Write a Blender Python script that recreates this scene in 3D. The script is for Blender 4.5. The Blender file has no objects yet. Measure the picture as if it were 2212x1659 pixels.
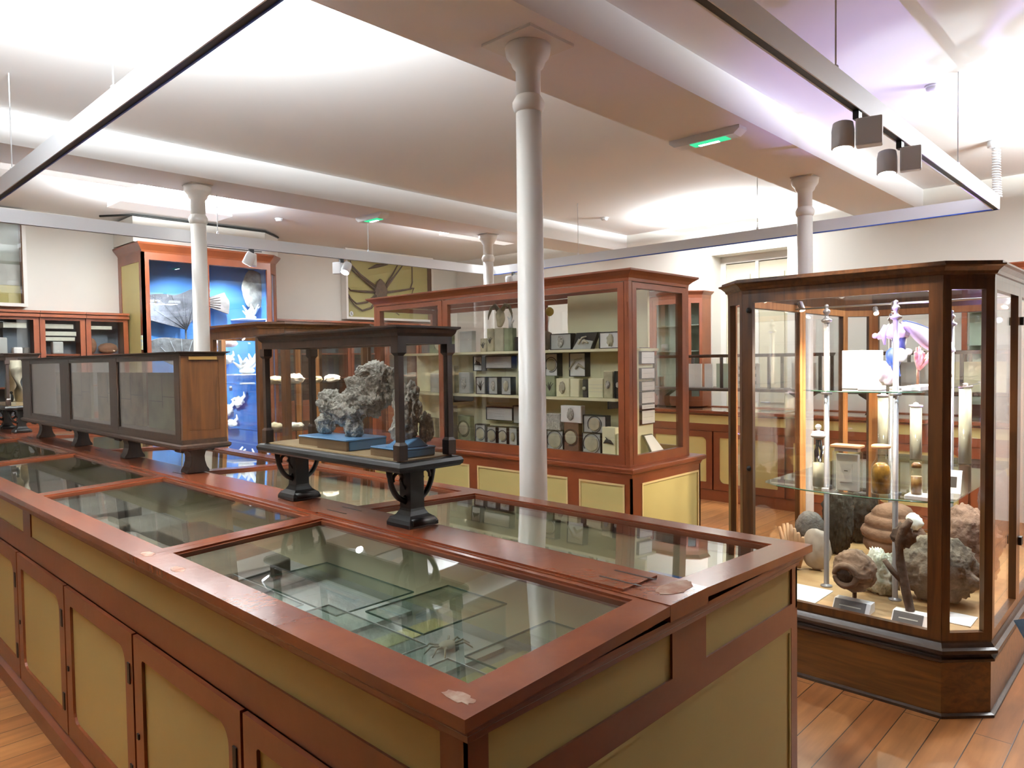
import bpy, bmesh, math, random
from mathutils import Vector, noise
C = bpy.context.scene.collection
ORG = {}
PI = math.pi

# ------------------------------------------------------------------ materials
MATS = {}
def newmat(name):
    m = bpy.data.materials.new(name); m.use_nodes = True
    nt = m.node_tree; nt.nodes.clear()
    out = nt.nodes.new('ShaderNodeOutputMaterial')
    return m, nt, out
def pbr(name, col, rough=.5, metal=0, spec=.5, var=0, vscale=6, bump=0, bscale=40, stretch=(1,1,1), col2=None, coat=0, emit=None, estr=0):
    if name in MATS: return MATS[name]
    m, nt, out = newmat(name); N = nt.nodes; L = nt.links
    b = N.new('ShaderNodeBsdfPrincipled')
    b.inputs['Base Color'].default_value = (*col, 1); b.inputs['Roughness'].default_value = rough
    b.inputs['Metallic'].default_value = metal; b.inputs['Specular IOR Level'].default_value = spec
    b.inputs['Coat Weight'].default_value = coat; b.inputs['Coat Roughness'].default_value = .15
    if emit: b.inputs['Emission Color'].default_value = (*emit, 1); b.inputs['Emission Strength'].default_value = estr
    L.new(b.outputs[0], out.inputs[0])
    if var or bump:
        tc = N.new('ShaderNodeTexCoord'); mp = N.new('ShaderNodeMapping'); mp.inputs['Scale'].default_value = stretch
        L.new(tc.outputs['Object'], mp.inputs[0])
    if var:
        n = N.new('ShaderNodeTexNoise'); n.inputs['Scale'].default_value = vscale; n.inputs['Detail'].default_value = 6
        L.new(mp.outputs[0], n.inputs['Vector'])
        mx = N.new('ShaderNodeMix'); mx.data_type = 'RGBA'
        c2 = col2 if col2 else tuple(max(0, c*(1-var)) for c in col)
        mx.inputs['A'].default_value = (*col, 1); mx.inputs['B'].default_value = (*c2, 1)
        r = N.new('ShaderNodeValToRGB'); r.color_ramp.elements[0].position = .35; r.color_ramp.elements[1].position = .68
        L.new(n.outputs['Fac'], r.inputs[0]); L.new(r.outputs[0], mx.inputs['Factor']); L.new(mx.outputs['Result'], b.inputs['Base Color'])
    if bump:
        n2 = N.new('ShaderNodeTexNoise'); n2.inputs['Scale'].default_value = bscale; n2.inputs['Detail'].default_value = 5
        L.new(mp.outputs[0], n2.inputs['Vector'])
        bp = N.new('ShaderNodeBump'); bp.inputs['Strength'].default_value = bump; bp.inputs['Distance'].default_value = .01
        L.new(n2.outputs['Fac'], bp.inputs['Height']); L.new(bp.outputs[0], b.inputs['Normal'])
    MATS[name] = m
    return m
def glassmat(name, tint=(.93,.97,.95), refl=1.0, rough=0.0, ior=1.5):
    m, nt, out = newmat(name); N = nt.nodes; L = nt.links
    t = N.new('ShaderNodeBsdfTransparent'); t.inputs[0].default_value = (*tint, 1)
    g = N.new('ShaderNodeBsdfGlossy'); g.inputs['Roughness'].default_value = rough
    g.inputs['Color'].default_value = (refl, refl, refl, 1)
    f = N.new('ShaderNodeFresnel'); f.inputs['IOR'].default_value = ior
    mx = N.new('ShaderNodeMixShader')
    # a pane is symmetric: use the front-face index on both faces
    geo = N.new('ShaderNodeNewGeometry'); mm = N.new('ShaderNodeMix'); mm.data_type = 'FLOAT'
    mm.inputs['A'].default_value = ior; mm.inputs['B'].default_value = 1/ior
    L.new(geo.outputs['Backfacing'], mm.inputs['Factor'])
    L.new(mm.outputs['Result'], f.inputs['IOR'])
    L.new(f.outputs[0], mx.inputs[0]); L.new(t.outputs[0], mx.inputs[1]); L.new(g.outputs[0], mx.inputs[2]); L.new(mx.outputs[0], out.inputs[0])
    MATS[name] = m; return m
def emat(name, col, s):
    if name in MATS: return MATS[name]
    m, nt, out = newmat(name); e = nt.nodes.new('ShaderNodeEmission'); e.inputs[0].default_value = (*col, 1); e.inputs[1].default_value = s
    nt.links.new(e.outputs[0], out.inputs[0]); MATS[name] = m; return m
def woodmat(name, c1, c2, rough=.4, axis='z', scale=1.0, coat=.2, bump=.1):
    if name in MATS: return MATS[name]
    m, nt, out = newmat(name); N = nt.nodes; L = nt.links
    b = N.new('ShaderNodeBsdfPrincipled'); b.inputs['Roughness'].default_value = rough; b.inputs['Coat Weight'].default_value = coat; b.inputs['Coat Roughness'].default_value = .25
    tc = N.new('ShaderNodeTexCoord'); mp = N.new('ShaderNodeMapping')
    s = {'x': (1.2, 14, 14), 'y': (14, 1.2, 14), 'z': (14, 14, 1.2)}[axis]; mp.inputs['Scale'].default_value = tuple(v*scale for v in s)
    n = N.new('ShaderNodeTexNoise'); n.inputs['Scale'].default_value = 2.5; n.inputs['Detail'].default_value = 8; n.inputs['Distortion'].default_value = .6
    r = N.new('ShaderNodeValToRGB'); r.color_ramp.elements[0].position = .3; r.color_ramp.elements[1].position = .7
    r.color_ramp.elements[0].color = (*c1, 1); r.color_ramp.elements[1].color = (*c2, 1)
    L.new(tc.outputs['Object'], mp.inputs[0]); L.new(mp.outputs[0], n.inputs['Vector']); L.new(n.outputs['Fac'], r.inputs[0]); L.new(r.outputs[0], b.inputs['Base Color'])
    bp = N.new('ShaderNodeBump'); bp.inputs['Strength'].default_value = bump; bp.inputs['Distance'].default_value = .004
    L.new(n.outputs['Fac'], bp.inputs['Height']); L.new(bp.outputs[0], b.inputs['Normal'])
    L.new(b.outputs[0], out.inputs[0]); MATS[name] = m; return m
def floormat():
    m, nt, out = newmat('floor_boards'); N = nt.nodes; L = nt.links
    b = N.new('ShaderNodeBsdfPrincipled'); b.inputs['Roughness'].default_value = .38
    tc = N.new('ShaderNodeTexCoord')
    br = N.new('ShaderNodeTexBrick'); br.offset = .37; br.inputs['Scale'].default_value = 1
    br.inputs['Brick Width'].default_value = 2.3; br.inputs['Row Height'].default_value = .135; br.inputs['Mortar Size'].default_value = .0022; br.inputs['Mortar Smooth'].default_value = .2
    br.inputs['Color1'].default_value = (.50, .215, .07, 1); br.inputs['Color2'].default_value = (.40, .15, .045, 1); br.inputs['Mortar'].default_value = (.035, .014, .006, 1)
    L.new(tc.outputs['Object'], br.inputs['Vector'])
    mp = N.new('ShaderNodeMapping'); mp.inputs['Scale'].default_value = (1.2, 12, 1); L.new(tc.outputs['Object'], mp.inputs[0])
    n = N.new('ShaderNodeTexNoise'); n.inputs['Scale'].default_value = 2; n.inputs['Detail'].default_value = 8; L.new(mp.outputs[0], n.inputs['Vector'])
    n2 = N.new('ShaderNodeTexNoise'); n2.inputs['Scale'].default_value = 1.6; n2.inputs['Detail'].default_value = 4; L.new(tc.outputs['Object'], n2.inputs['Vector'])
    r = N.new('ShaderNodeValToRGB'); r.color_ramp.elements[0].position = .3; r.color_ramp.elements[0].color = (.62, .58, .55, 1); r.color_ramp.elements[1].position = .7; r.color_ramp.elements[1].color = (1, 1, 1, 1)
    L.new(n.outputs['Fac'], r.inputs[0])
    r2 = N.new('ShaderNodeValToRGB'); r2.color_ramp.elements[0].position = .38; r2.color_ramp.elements[0].color = (.7, .72, .74, 1); r2.color_ramp.elements[1].position = .56; r2.color_ramp.elements[1].color = (1, 1, 1, 1)
    L.new(n2.outputs['Fac'], r2.inputs[0])
    m1 = N.new('ShaderNodeMix'); m1.data_type = 'RGBA'; m1.blend_type = 'MULTIPLY'; m1.inputs['Factor'].default_value = 1
    L.new(br.outputs['Color'], m1.inputs['A']); L.new(r.outputs[0], m1.inputs['B'])
    m2 = N.new('ShaderNodeMix'); m2.data_type = 'RGBA'; m2.blend_type = 'MULTIPLY'; m2.inputs['Factor'].default_value = 1
    L.new(m1.outputs['Result'], m2.inputs['A']); L.new(r2.outputs[0], m2.inputs['B']); L.new(m2.outputs['Result'], b.inputs['Base Color'])
    bp = N.new('ShaderNodeBump'); bp.inputs['Strength'].default_value = .3; bp.inputs['Distance'].default_value = .002; bp.invert = True
    L.new(br.outputs['Fac'], bp.inputs['Height']); L.new(bp.outputs[0], b.inputs['Normal'])
    L.new(b.outputs[0], out.inputs[0]); MATS['floor'] = m; return m

WALL = pbr('wall_paint', (.74, .71, .65), .85, var=.04, vscale=1.2)
CEIL = pbr('ceiling_paint', (.86, .855, .85), .9)
COLP = pbr('column_paint', (.80, .77, .72), .35)
RED = pbr('red_brown_paint', (.215, .056, .018), .32, var=.3, vscale=3.5, bump=.05, bscale=18, coat=.2, col2=(.155, .038, .015))
REDW = pbr('worn_red_paint', (.25, .062, .02), .27, var=.4, vscale=5, bump=.10, bscale=30, coat=.3, col2=(.165, .042, .02))
CREAM = pbr('cream_panel', (.60, .52, .21), .45, var=.08, vscale=2)
CREAMI = pbr('cream_lining', (.82, .78, .52), .7, var=.06, vscale=3)
CREAMT = pbr('cream_moulding', (.72, .58, .28), .4)
DARK = woodmat('dark_oak', (.018, .009, .005), (.042, .020, .010), .42, coat=.05)
DARKY = woodmat('dark_oak_long', (.018, .009, .005), (.042, .020, .010), .42, 'y', coat=.05)
OAK = woodmat('brown_oak', (.05, .019, .006), (.12, .045, .012), .3, 'z', coat=.4)
OAKX = woodmat('brown_oak_long', (.055, .02, .004), (.16, .060, .012), .3, 'y', coat=.4)
BLK = pbr('black_iron', (.012, .011, .010), .42, spec=.4)
BLKF = pbr('black_box', (.014, .014, .013), .5)
GLASS = glassmat('case_glass', (.985, .99, .985), 1.0)
GLASSL = glassmat('lid_glass', (.97, .98, .975), 1.0, 0.0, 1.55)
GLASSG = glassmat('thick_glass', (.93, .965, .95), 1.0)
GEDGE = pbr('green_glass_edge', (.06, .16, .11), .15, spec=.8)
STEEL = pbr('brushed_steel', (.55, .56, .58), .3, 1)
RAIL = pbr('grey_rail', (.76, .78, .82), .4, .05)
BLUEP = pbr('blue_strip', (.03, .10, .55), .35)
WHITE = pbr('white_plastic', (.80, .81, .83), .35)
CARD = pbr('white_card', (.86, .85, .82), .7, var=.1, vscale=8)
GREYB = pbr('grey_backing', (.55, .56, .52), .7, var=.15, vscale=10)
TAN = pbr('tan_baseboard', (.38, .27, .14), .6, var=.1, vscale=12)
STONE = pbr('grey_porous_stone', (.62, .60, .53), .9, var=.55, vscale=75, bump=1.0, bscale=80, col2=(.34, .33, .28))
BONE = pbr('pale_bone', (.60, .54, .40), .6, var=.3, vscale=9, bump=.2, bscale=30)
BROWN = pbr('brown_clay', (.20, .10, .055), .85, var=.4, vscale=8, bump=.6, bscale=28)
DSTONE = pbr('dark_stone', (.055, .05, .04), .9, var=.5, vscale=9, bump=.8, bscale=30)
CORAL = pbr('white_coral', (.82, .82, .80), .7, bump=.5, bscale=40)
BLUEB = pbr('light_blue_block', (.12, .30, .55), .3)
FABRIC = pbr('grey_case_lining', (.38, .38, .34), .8, var=.08, vscale=6)
BLUEW = pbr('blue_lining', (.055, .21, .55), .6)
YEL = pbr('yellow_strip', (.66, .56, .22), .6)
FLOORM = floormat()

# ------------------------------------------------------------------ mesh builder
class MB:
    def __init__(s): s.bm = bmesh.new(); s.smooth = False
    def _f(s, vs, sm=False):
        try: f = s.bm.faces.new(vs); f.smooth = sm; return f
        except ValueError: return None
    def box(s, x0, x1, y0, y1, z0, z1):
        if x0 > x1: x0, x1 = x1, x0
        if y0 > y1: y0, y1 = y1, y0
        if z0 > z1: z0, z1 = z1, z0
        v = [s.bm.verts.new(p) for p in ((x0,y0,z0),(x1,y0,z0),(x1,y1,z0),(x0,y1,z0),(x0,y0,z1),(x1,y0,z1),(x1,y1,z1),(x0,y1,z1))]
        for q in ((3,2,1,0),(4,5,6,7),(0,1,5,4),(1,2,6,5),(2,3,7,6),(3,0,4,7)): s._f([v[i] for i in q])
        return s
    def hexa(s, b, t):   # bottom 4 points, top 4 points (CCW from above)
        v = [s.bm.verts.new(p) for p in (*b, *t)]
        for q in ((3,2,1,0),(4,5,6,7),(0,1,5,4),(1,2,6,5),(2,3,7,6),(3,0,4,7)): s._f([v[i] for i in q])
        return s
    def seg(s, P, Q, z0, z1, ti, to=0.0):  # slab along the plan segment P-Q, from -ti (inside = left of P->Q) to +to outside
        d = Vector((Q[0]-P[0], Q[1]-P[1])); d.normalize(); n = Vector((d.y, -d.x))   # right side = outside for CCW polygons
        a = [(P[0]+n.x*to, P[1]+n.y*to), (Q[0]+n.x*to, Q[1]+n.y*to), (Q[0]-n.x*ti, Q[1]-n.y*ti), (P[0]-n.x*ti, P[1]-n.y*ti)]
        return s.hexa([(x, y, z0) for x, y in a], [(x, y, z1) for x, y in a])
    def prism(s, pts, axis, a0, a1, sm=False):
        def P(p, a): return {'x': (a, p[0], p[1]), 'y': (p[0], a, p[1]), 'z': (p[0], p[1], a)}[axis]
        A = [s.bm.verts.new(P(p, a0)) for p in pts]; B = [s.bm.verts.new(P(p, a1)) for p in pts]
        s._f(list(reversed(A))); s._f(B)
        for i in range(len(pts)):
            j = (i+1) % len(pts); s._f([A[i], A[j], B[j], B[i]], sm)
        return s
    def lathe(s, prof, cx=0, cy=0, n=24, sm=True, sx=1, sy=1, ph=0):
        rings = []
        for r, z in prof:
            if r < 1e-6: rings.append([s.bm.verts.new((cx, cy, z))])
            else: rings.append([s.bm.verts.new((cx+sx*r*math.cos(2*PI*i/n+ph), cy+sy*r*math.sin(2*PI*i/n+ph), z)) for i in range(n)])
        for a, b in zip(rings, rings[1:]):
            for i in range(n):
                j = (i+1) % n
                if len(a) == 1 and len(b) == 1: continue
                if len(a) == 1: s._f([a[0], b[j], b[i]], sm)
                elif len(b) == 1: s._f([a[i], a[j], b[0]], sm)
                else: s._f([a[i], a[j], b[j], b[i]], sm)
        if len(rings[0]) > 1: s._f(list(reversed(rings[0])))
        if len(rings[-1]) > 1: s._f(rings[-1])
        return s
    def tube(s, pts, rad, n=8, sm=True):
        pts = [Vector(p) for p in pts]; rings = []
        if not hasattr(rad, '__len__'): rad = [rad]*len(pts)
        up = Vector((0.13, .21, .97))
        for i, p in enumerate(pts):
            d = (pts[min(i+1, len(pts)-1)] - pts[max(i-1, 0)]).normalized()
            a = d.cross(up)
            if a.length < .1: a = d.cross(Vector((1, 0, 0)))
            a.normalize(); b = d.cross(a)
            rings.append([s.bm.verts.new(p + (a*math.cos(2*PI*k/n) + b*math.sin(2*PI*k/n))*rad[i]) for k in range(n)])
        for A, B in zip(rings, rings[1:]):
            for i in range(n): s._f([A[i], A[(i+1) % n], B[(i+1) % n], B[i]], sm)
        s._f(list(reversed(rings[0]))); s._f(rings[-1]); return s
    def blob(s, c, r, amp=.15, fr=2.0, seed=0, sub=3, fn=None, rough=0):
        t = bmesh.new(); bmesh.ops.create_icosphere(t, subdivisions=sub, radius=1)
        m = {}
        for v in t.verts:
            p = v.co.normalized(); k = 1 + amp*noise.fractal((p*fr + Vector((seed*7.3, seed*3.1, seed))), 1.0, 2.0, 3) + rough*(abs(noise.noise(p*fr*4.5 + Vector((seed, 1, 2)))) - .25 + .5*abs(noise.noise(p*fr*11 + Vector((seed, 5, 2)))))
            q = Vector((p.x*r[0]*k, p.y*r[1]*k, p.z*r[2]*k))
            if fn: q = fn(q)
            m[v.index] = s.bm.verts.new(q + Vector(c))
        for f in t.faces: s._f([m[v.index] for v in f.verts], True)
        t.free(); return s
    def mould(s, poly, prof, cap=True):   # poly CCW plan, prof [(offset, z)] bottom to top
        n = len(poly); rings = []
        for off, z in prof:
            ring = []
            for i in range(n):
                p0, p1, p2 = Vector(poly[i-1]), Vector(poly[i]), Vector(poly[(i+1) % n])
                d1 = (p1-p0).normalized(); d2 = (p2-p1).normalized()
                n1 = Vector((d1.y, -d1.x)); n2 = Vector((d2.y, -d2.x))
                b = (n1+n2); b = b / max(1e-6, b.dot(n1)) ; q = p1 + b*off
                ring.append(s.bm.verts.new((q.x, q.y, z)))
            rings.append(ring)
        for A, B in zip(rings, rings[1:]):
            for i in range(n): s._f([A[i], A[(i+1) % n], B[(i+1) % n], B[i]])
        if cap: s._f(list(reversed(rings[0]))); s._f(rings[-1])
        else:
            A, B = rings[-1], rings[0]
            for i in range(n): s._f([A[i], A[(i+1) % n], B[(i+1) % n], B[i]])
        return s
    def rest(s, z):      # flatten the underside so the thing rests on the surface at z
        for v in s.bm.verts:
            if v.co.z < z+.0006: v.co.z = z+.0006
        return s
    def bevel(s, w=.003, seg=1):
        bmesh.ops.remove_doubles(s.bm, verts=s.bm.verts, dist=1e-6)
        es = [e for e in s.bm.edges if len(e.link_faces) == 2 and e.calc_face_angle(0) > .6]
        bmesh.ops.bevel(s.bm, geom=es, offset=w, segments=seg, affect='EDGES', profile=.5, clamp_overlap=True); return s
    def mesh(s, name, off=(0, 0, 0), norm=True):
        if norm: bmesh.ops.recalc_face_normals(s.bm, faces=s.bm.faces)
        bmesh.ops.translate(s.bm, verts=s.bm.verts, vec=-Vector(off))
        me = bpy.data.meshes.new(name); s.bm.to_mesh(me); s.bm.free(); return me
def setp(o, label=None, cat=None, group=None, kind=None):
    if label: o['label'] = label
    if cat: o['category'] = cat
    if group: o['group'] = group
    if kind: o['kind'] = kind
    return o
def thing(name, label, cat, loc=(0, 0, 0), group=None, kind=None):
    o = bpy.data.objects.new(name, None); C.objects.link(o); o.location = loc; o.empty_display_size = .05
    ORG[o.name] = Vector(loc); return setp(o, label, cat, group, kind)
def part(name, mb, mat, parent, label=None):      # mesh in world coordinates, hung under its thing (or part)
    org = ORG[parent.name]; me = mb.mesh(name, org)
    me.materials.append(mat) if not isinstance(mat, (list, tuple)) else [me.materials.append(x) for x in mat]
    o = bpy.data.objects.new(name, me); C.objects.link(o); o.parent = parent; ORG[o.name] = org
    if label: o['label'] = label
    return o
def solo(name, mb, mat, label, cat, group=None, kind=None):
    co = [v.co for v in mb.bm.verts]
    lo = Vector((min(c.x for c in co), min(c.y for c in co), min(c.z for c in co))); hi = Vector((max(c.x for c in co), max(c.y for c in co), max(c.z for c in co)))
    org = Vector(((lo.x+hi.x)/2, (lo.y+hi.y)/2, lo.z)); me = mb.mesh(name, org); me.materials.append(mat)
    o = bpy.data.objects.new(name, me); C.objects.link(o); o.location = org; ORG[o.name] = org
    return setp(o, label, cat, group, kind)
def struct(name, mb, mat, label): return solo(name, mb, mat, label, name.split('_')[0], kind='structure')
def dup(root, loc, label=None, rotz=0, group=None):
    r = root.copy(); C.objects.link(r); r.location = loc; r.rotation_euler = (0, 0, rotz)
    if label: r['label'] = label
    if group: r['group'] = group
    for ch in list(root.children):
        c = ch.copy(); C.objects.link(c); c.parent = r
        for g in list(ch.children):
            d = g.copy(); C.objects.link(d); d.parent = c
    return r
def sframe(P, Q, z0, z1, w, wt, wb, ti, to=0.0, mb=None):   # rectangular frame standing on the plan segment P-Q
    mb = mb or MB(); d = Vector((Q[0]-P[0], Q[1]-P[1])); L = d.length; d.normalize()
    def at(t): return (P[0]+d.x*t, P[1]+d.y*t)
    mb.seg(at(0), at(w), z0, z1, ti, to); mb.seg(at(L-w), at(L), z0, z1, ti, to)
    mb.seg(at(w), at(L-w), z0, z0+wb, ti, to); mb.seg(at(w), at(L-w), z1-wt, z1, ti, to); return mb
def spane(P, Q, z0, z1, w, wt, wb, dep=.012, t=.004):
    mb = MB(); d = Vector((Q[0]-P[0], Q[1]-P[1])); L = d.length; d.normalize(); n = Vector((d.y, -d.x))
    a = (P[0]+d.x*w-n.x*dep, P[1]+d.y*w-n.y*dep); b = (P[0]+d.x*(L-w)-n.x*dep, P[1]+d.y*(L-w)-n.y*dep)
    return mb.seg(a, b, z0+wb, z1-wt, t, 0)
def roundpoly(y0, y1, z0, z1, r, n=5):   # r: radii (bl, br, tr, tl)
    out = []
    for (cx, cy, a0, rr) in ((y0, z0, PI, r[0]), (y1, z0, 1.5*PI, r[1]), (y1, z1, 0, r[2]), (y0, z1, .5*PI, r[3])):
        ox = cx + rr*(1 if cx == y0 else -1); oy = cy + rr*(1 if cy == z0 else -1)
        for k in range(n+1):
            a = a0 + .5*PI*k/n; out.append((ox+rr*math.cos(a), oy+rr*math.sin(a)))
    return out
def holed(mb, outer, hole, axis, a0, a1):   # plate with outer rectangle and a hole polygon (same point count trick: bridge)
    def P(p, a): return {'x': (a, p[0], p[1]), 'y': (p[0], a, p[1])}[axis]
    n = len(hole); (y0, y1, z0, z1) = outer; cy, cz = (y0+y1)/2, (z0+z1)/2
    O = []
    for p in hole:      # project radially to the rectangle
        dx, dz = p[0]-cy, p[1]-cz; k = min(((y1-y0)/2)/abs(dx) if abs(dx) > 1e-9 else 1e9, ((z1-z0)/2)/abs(dz) if abs(dz) > 1e-9 else 1e9)
        O.append((cy+dx*k, cz+dz*k))
    # snap nearest projected points to the corners
    for c in ((y0, z0), (y1, z0), (y1, z1), (y0, z1)):
        i = min(range(n), key=lambda q: (O[q][0]-c[0])**2+(O[q][1]-c[1])**2); O[i] = c
    v = [[mb.bm.verts.new(P(p, a)) for p in L] for L, a in ((O, a0), (hole, a0), (O, a1), (hole, a1))]
    for i in range(n):
        j = (i+1) % n
        mb._f([v[0][i], v[0][j], v[1][j], v[1][i]]); mb._f([v[2][i], v[2][j], v[3][j], v[3][i]])
        mb._f([v[0][i], v[0][j], v[2][j], v[2][i]]); mb._f([v[1][i], v[1][j], v[3][j], v[3][i]])
    return mb
rnd = random.Random(4)
def light(name, typ, loc, power, col=(1, 1, 1), size=.1, size_y=None, rot=(0, 0, 0), spot=None, blend=.3):
    d = bpy.data.lights.new(name, typ); d.energy = power; d.color = col
    if typ == 'AREA':
        d.shape = 'RECTANGLE' if size_y else 'SQUARE'; d.size = size
        if size_y: d.size_y = size_y
    elif typ == 'SPOT': d.spot_size = spot; d.spot_blend = blend; d.shadow_soft_size = size
    else: d.shadow_soft_size = size
    o = bpy.data.objects.new(name, d); C.objects.link(o); o.location = loc; o.rotation_euler = rot; return o
def aim(o, target):
    v = Vector(target) - o.location; o.rotation_euler = v.to_track_quat('-Z', 'Y').to_euler(); return o
# ------------------------------------------------------------------ room
DIMWALL = woodmat('light_cutting_wall', (.06, .035, .02), (.11, .065, .035), .5)  # dark tone chosen for the unseen walls, to absorb bounced light
XW, YW, ZC, ZB = 8.17, 9.05, 3.27, 3.05
struct('floor', MB().box(-1.6, XW+.4, -2.1, YW+.3, -.1, 0), FLOORM, 'worn orange-brown wooden floorboards under the display cases')
struct('ceiling', MB().box(-1.6, XW+.4, -2.1, YW+.3, ZC, ZC+.1), CEIL, 'white plaster ceiling washed by the uplights')
struct('wall_back', MB().box(-1.3, XW, YW, YW+.3, 0, ZC), WALL, 'cream wall behind the blue-lined cabinet and the crab panel')
w = MB(); DY0, DY1, DZ = 3.40, 4.35, 2.86
w.box(XW, XW+.4, DY1, YW+.3, 0, ZC).box(XW, XW+.4, -1.8, DY0, 0, ZC).box(XW, XW+.4, DY0, DY1, DZ, ZC)
struct('wall_right', w, WALL, 'cream wall with the recessed cream door behind the oak case')
struct('wall_left', MB().box(-1.6, -1.3, -1.8, YW+.3, 0, ZC), DIMWALL, 'unseen left wall, darkened and set close to cut light')  # placed close and dark to keep light off the counter fronts
struct('wall_front', MB().box(-1.3, XW+.4, -2.1, -1.8, 0, ZC), DIMWALL, 'unseen wall behind the viewer, darkened and set close to cut light')
struct('trim_1', MB().box(-1.3, XW, 2.01, 2.58, ZB, ZC), CEIL, 'white ceiling beam carried by the nearest white column')
struct('trim_2', MB().box(-1.3, XW, 5.60, 6.14, ZB, ZC), CEIL, 'white ceiling beam farther back, above the far white columns')
DOORP = pbr('door_paint', (.62, .57, .42), .5)
d = thing('door_1', 'cream panelled double door set deep in the right wall', 'door', (XW+.2, (DY0+DY1)/2, 0), kind='structure')
dm = MB(); ym = (DY0+DY1)/2
for a, b in ((DY0+.07, ym-.02), (ym+.02, DY1-.07)):
    dm.box(XW+.26, XW+.30, a, b, .01, 2.76)
    for z0, z1 in ((.15, .9), (1.05, 2.62)): dm.box(XW+.245, XW+.262, a+.07, b-.07, z0, z1)
part('door_leaf', dm, DOORP, d)
fm = MB().box(XW+.24, XW+.30, DY0, DY0+.07, 0, DZ).box(XW+.24, XW+.30, DY1-.07, DY1, 0, DZ).box(XW+.24, XW+.30, DY0+.07, DY1-.07, 2.77, DZ).box(XW+.24, XW+.30, ym-.02, ym+.02, 0, 2.77)
part('door_frame', fm, COLP, d)
part('handle', MB().tube([(XW+.24, ym-.07, 1.05), (XW+.2, ym-.07, 1.05), (XW+.2, ym-.18, 1.05)], .009), STEEL, d)
part('backing', MB().box(XW+.31, XW+.39, DY0, DY1, 0, DZ), COLP, d)

# ------------------------------------------------------------------ columns
def column(x, y, label, plate):
    t = thing('iron_column', label, 'column', (x, y, 0), 'white cast-iron columns under the beams')
    part('shaft', MB().lathe([(.085, 0), (.085, .12), (.074, .16), (.068, .3), (.0585, 2.74)], x, y, 32), COLP, t)
    part('collar', MB().lathe([(.058, 2.735), (.068, 2.745), (.074, 2.765), (.074, 2.782), (.064, 2.80), (.056, 2.812)], x, y, 32), COLP, t)
    part('capital', MB().lathe([(.056, 2.80), (.057, 2.93), (.072, 2.945), (.076, 2.955), (.078, 2.965), (.098, 2.99), (.102, 3.0), (.106, 3.03), (.104, 3.037)], x, y, 32), COLP, t)
    if plate: part('top_plate', MB().box(x-.15, x+.15, y-.15, y+.15, 3.036, ZB-.0005), COLP, t)
    else: part('top_plate', MB().lathe([(.10, 3.03), (.125, 3.045), (.125, ZB-.0005)], x, y, 4, False, ph=PI/4), COLP, t)
column(2.48, 2.235, 'nearest and tallest-looking white column, standing beyond the long counter', True)
column(5.90, 2.31, 'white column rising behind the brown oak octagonal case', False)
column(2.49, 5.86, 'white column at left in front of the blue-lined cabinet', False)
column(5.82, 5.90, 'distant white column beyond the red-brown cabinet top', False)

# ------------------------------------------------------------------ lighting track
RX0, RX1, RY0, RY1, RZ = 1.03, 6.09, 1.035, 6.09, 2.62
t = thing('lighting_track', 'grey rectangular lighting track hung below the ceiling beams', 'lighting track', ((RX0+RX1)/2, (RY0+RY1)/2, RZ))
RW, RH = .038, .098
for (x0, x1, y0, y1, inner) in ((RX0-RW/2, RX0+RW/2, RY0-RW/2, RY1+RW/2, '+x'), (RX1-RW/2, RX1+RW/2, RY0-RW/2, RY1+RW/2, '-x'), (RX0+RW/2, RX1-RW/2, RY0-RW/2, RY0+RW/2, '+y'), (RX0+RW/2, RX1-RW/2, RY1-RW/2, RY1+RW/2, '-y')):
    r = part('rail', MB().box(x0, x1, y0, y1, RZ+.006, RZ+RH), RAIL, t)
    if inner[1] == 'x':
        xm = (x0+x1)/2; s = 1 if inner[0] == '+' else -1
        part('lip', MB().box(xm-s*.019, xm-s*.014, y0, y1, RZ, RZ+.006), RAIL, r)
        part('slot', MB().box(xm-s*.014, xm+s*.012, y0+.02, y1-.02, RZ+.002, RZ+.006), BLK, r)
        part('edge_strip', MB().box(xm+s*.012, xm+s*.019, y0, y1, RZ-.002, RZ+.006), BLUEP, r, 'blue strip on the inner lower edge')
    else:
        ym_ = (y0+y1)/2; s = 1 if inner[0] == '+' else -1
        part('lip', MB().box(x0, x1, ym_-s*.019, ym_-s*.014, RZ, RZ+.006), RAIL, r)
        part('slot', MB().box(x0, x1, ym_-s*.014, ym_+s*.012, RZ+.002, RZ+.006), BLK, r)
        part('edge_strip', MB().box(x0, x1, ym_+s*.012, ym_+s*.019, RZ, RZ+.006), RAIL, r)
for x, y, zt in ((1.03, 3.2, ZC), (1.03, 4.9, ZC), (2.75, 6.09, ZB), (2.95, 1.035, ZC), (4.95, 1.035, ZC), (4.3, 6.09, ZB), (6.09, 4.8, ZC), (6.09, 5.5, ZC), (6.09, 2.8, ZC)):
    part('hanger', MB().tube([(x, y, RZ+RH), (x, y, zt)], .0035, 6).lathe([(.011, RZ+RH-.001), (.011, RZ+RH+.018), (.004, RZ+RH+.024)], x, y, 10), WHITE, t)
LAMPE = emat('lamp_face', (.85, .92, 1), 14)
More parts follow.
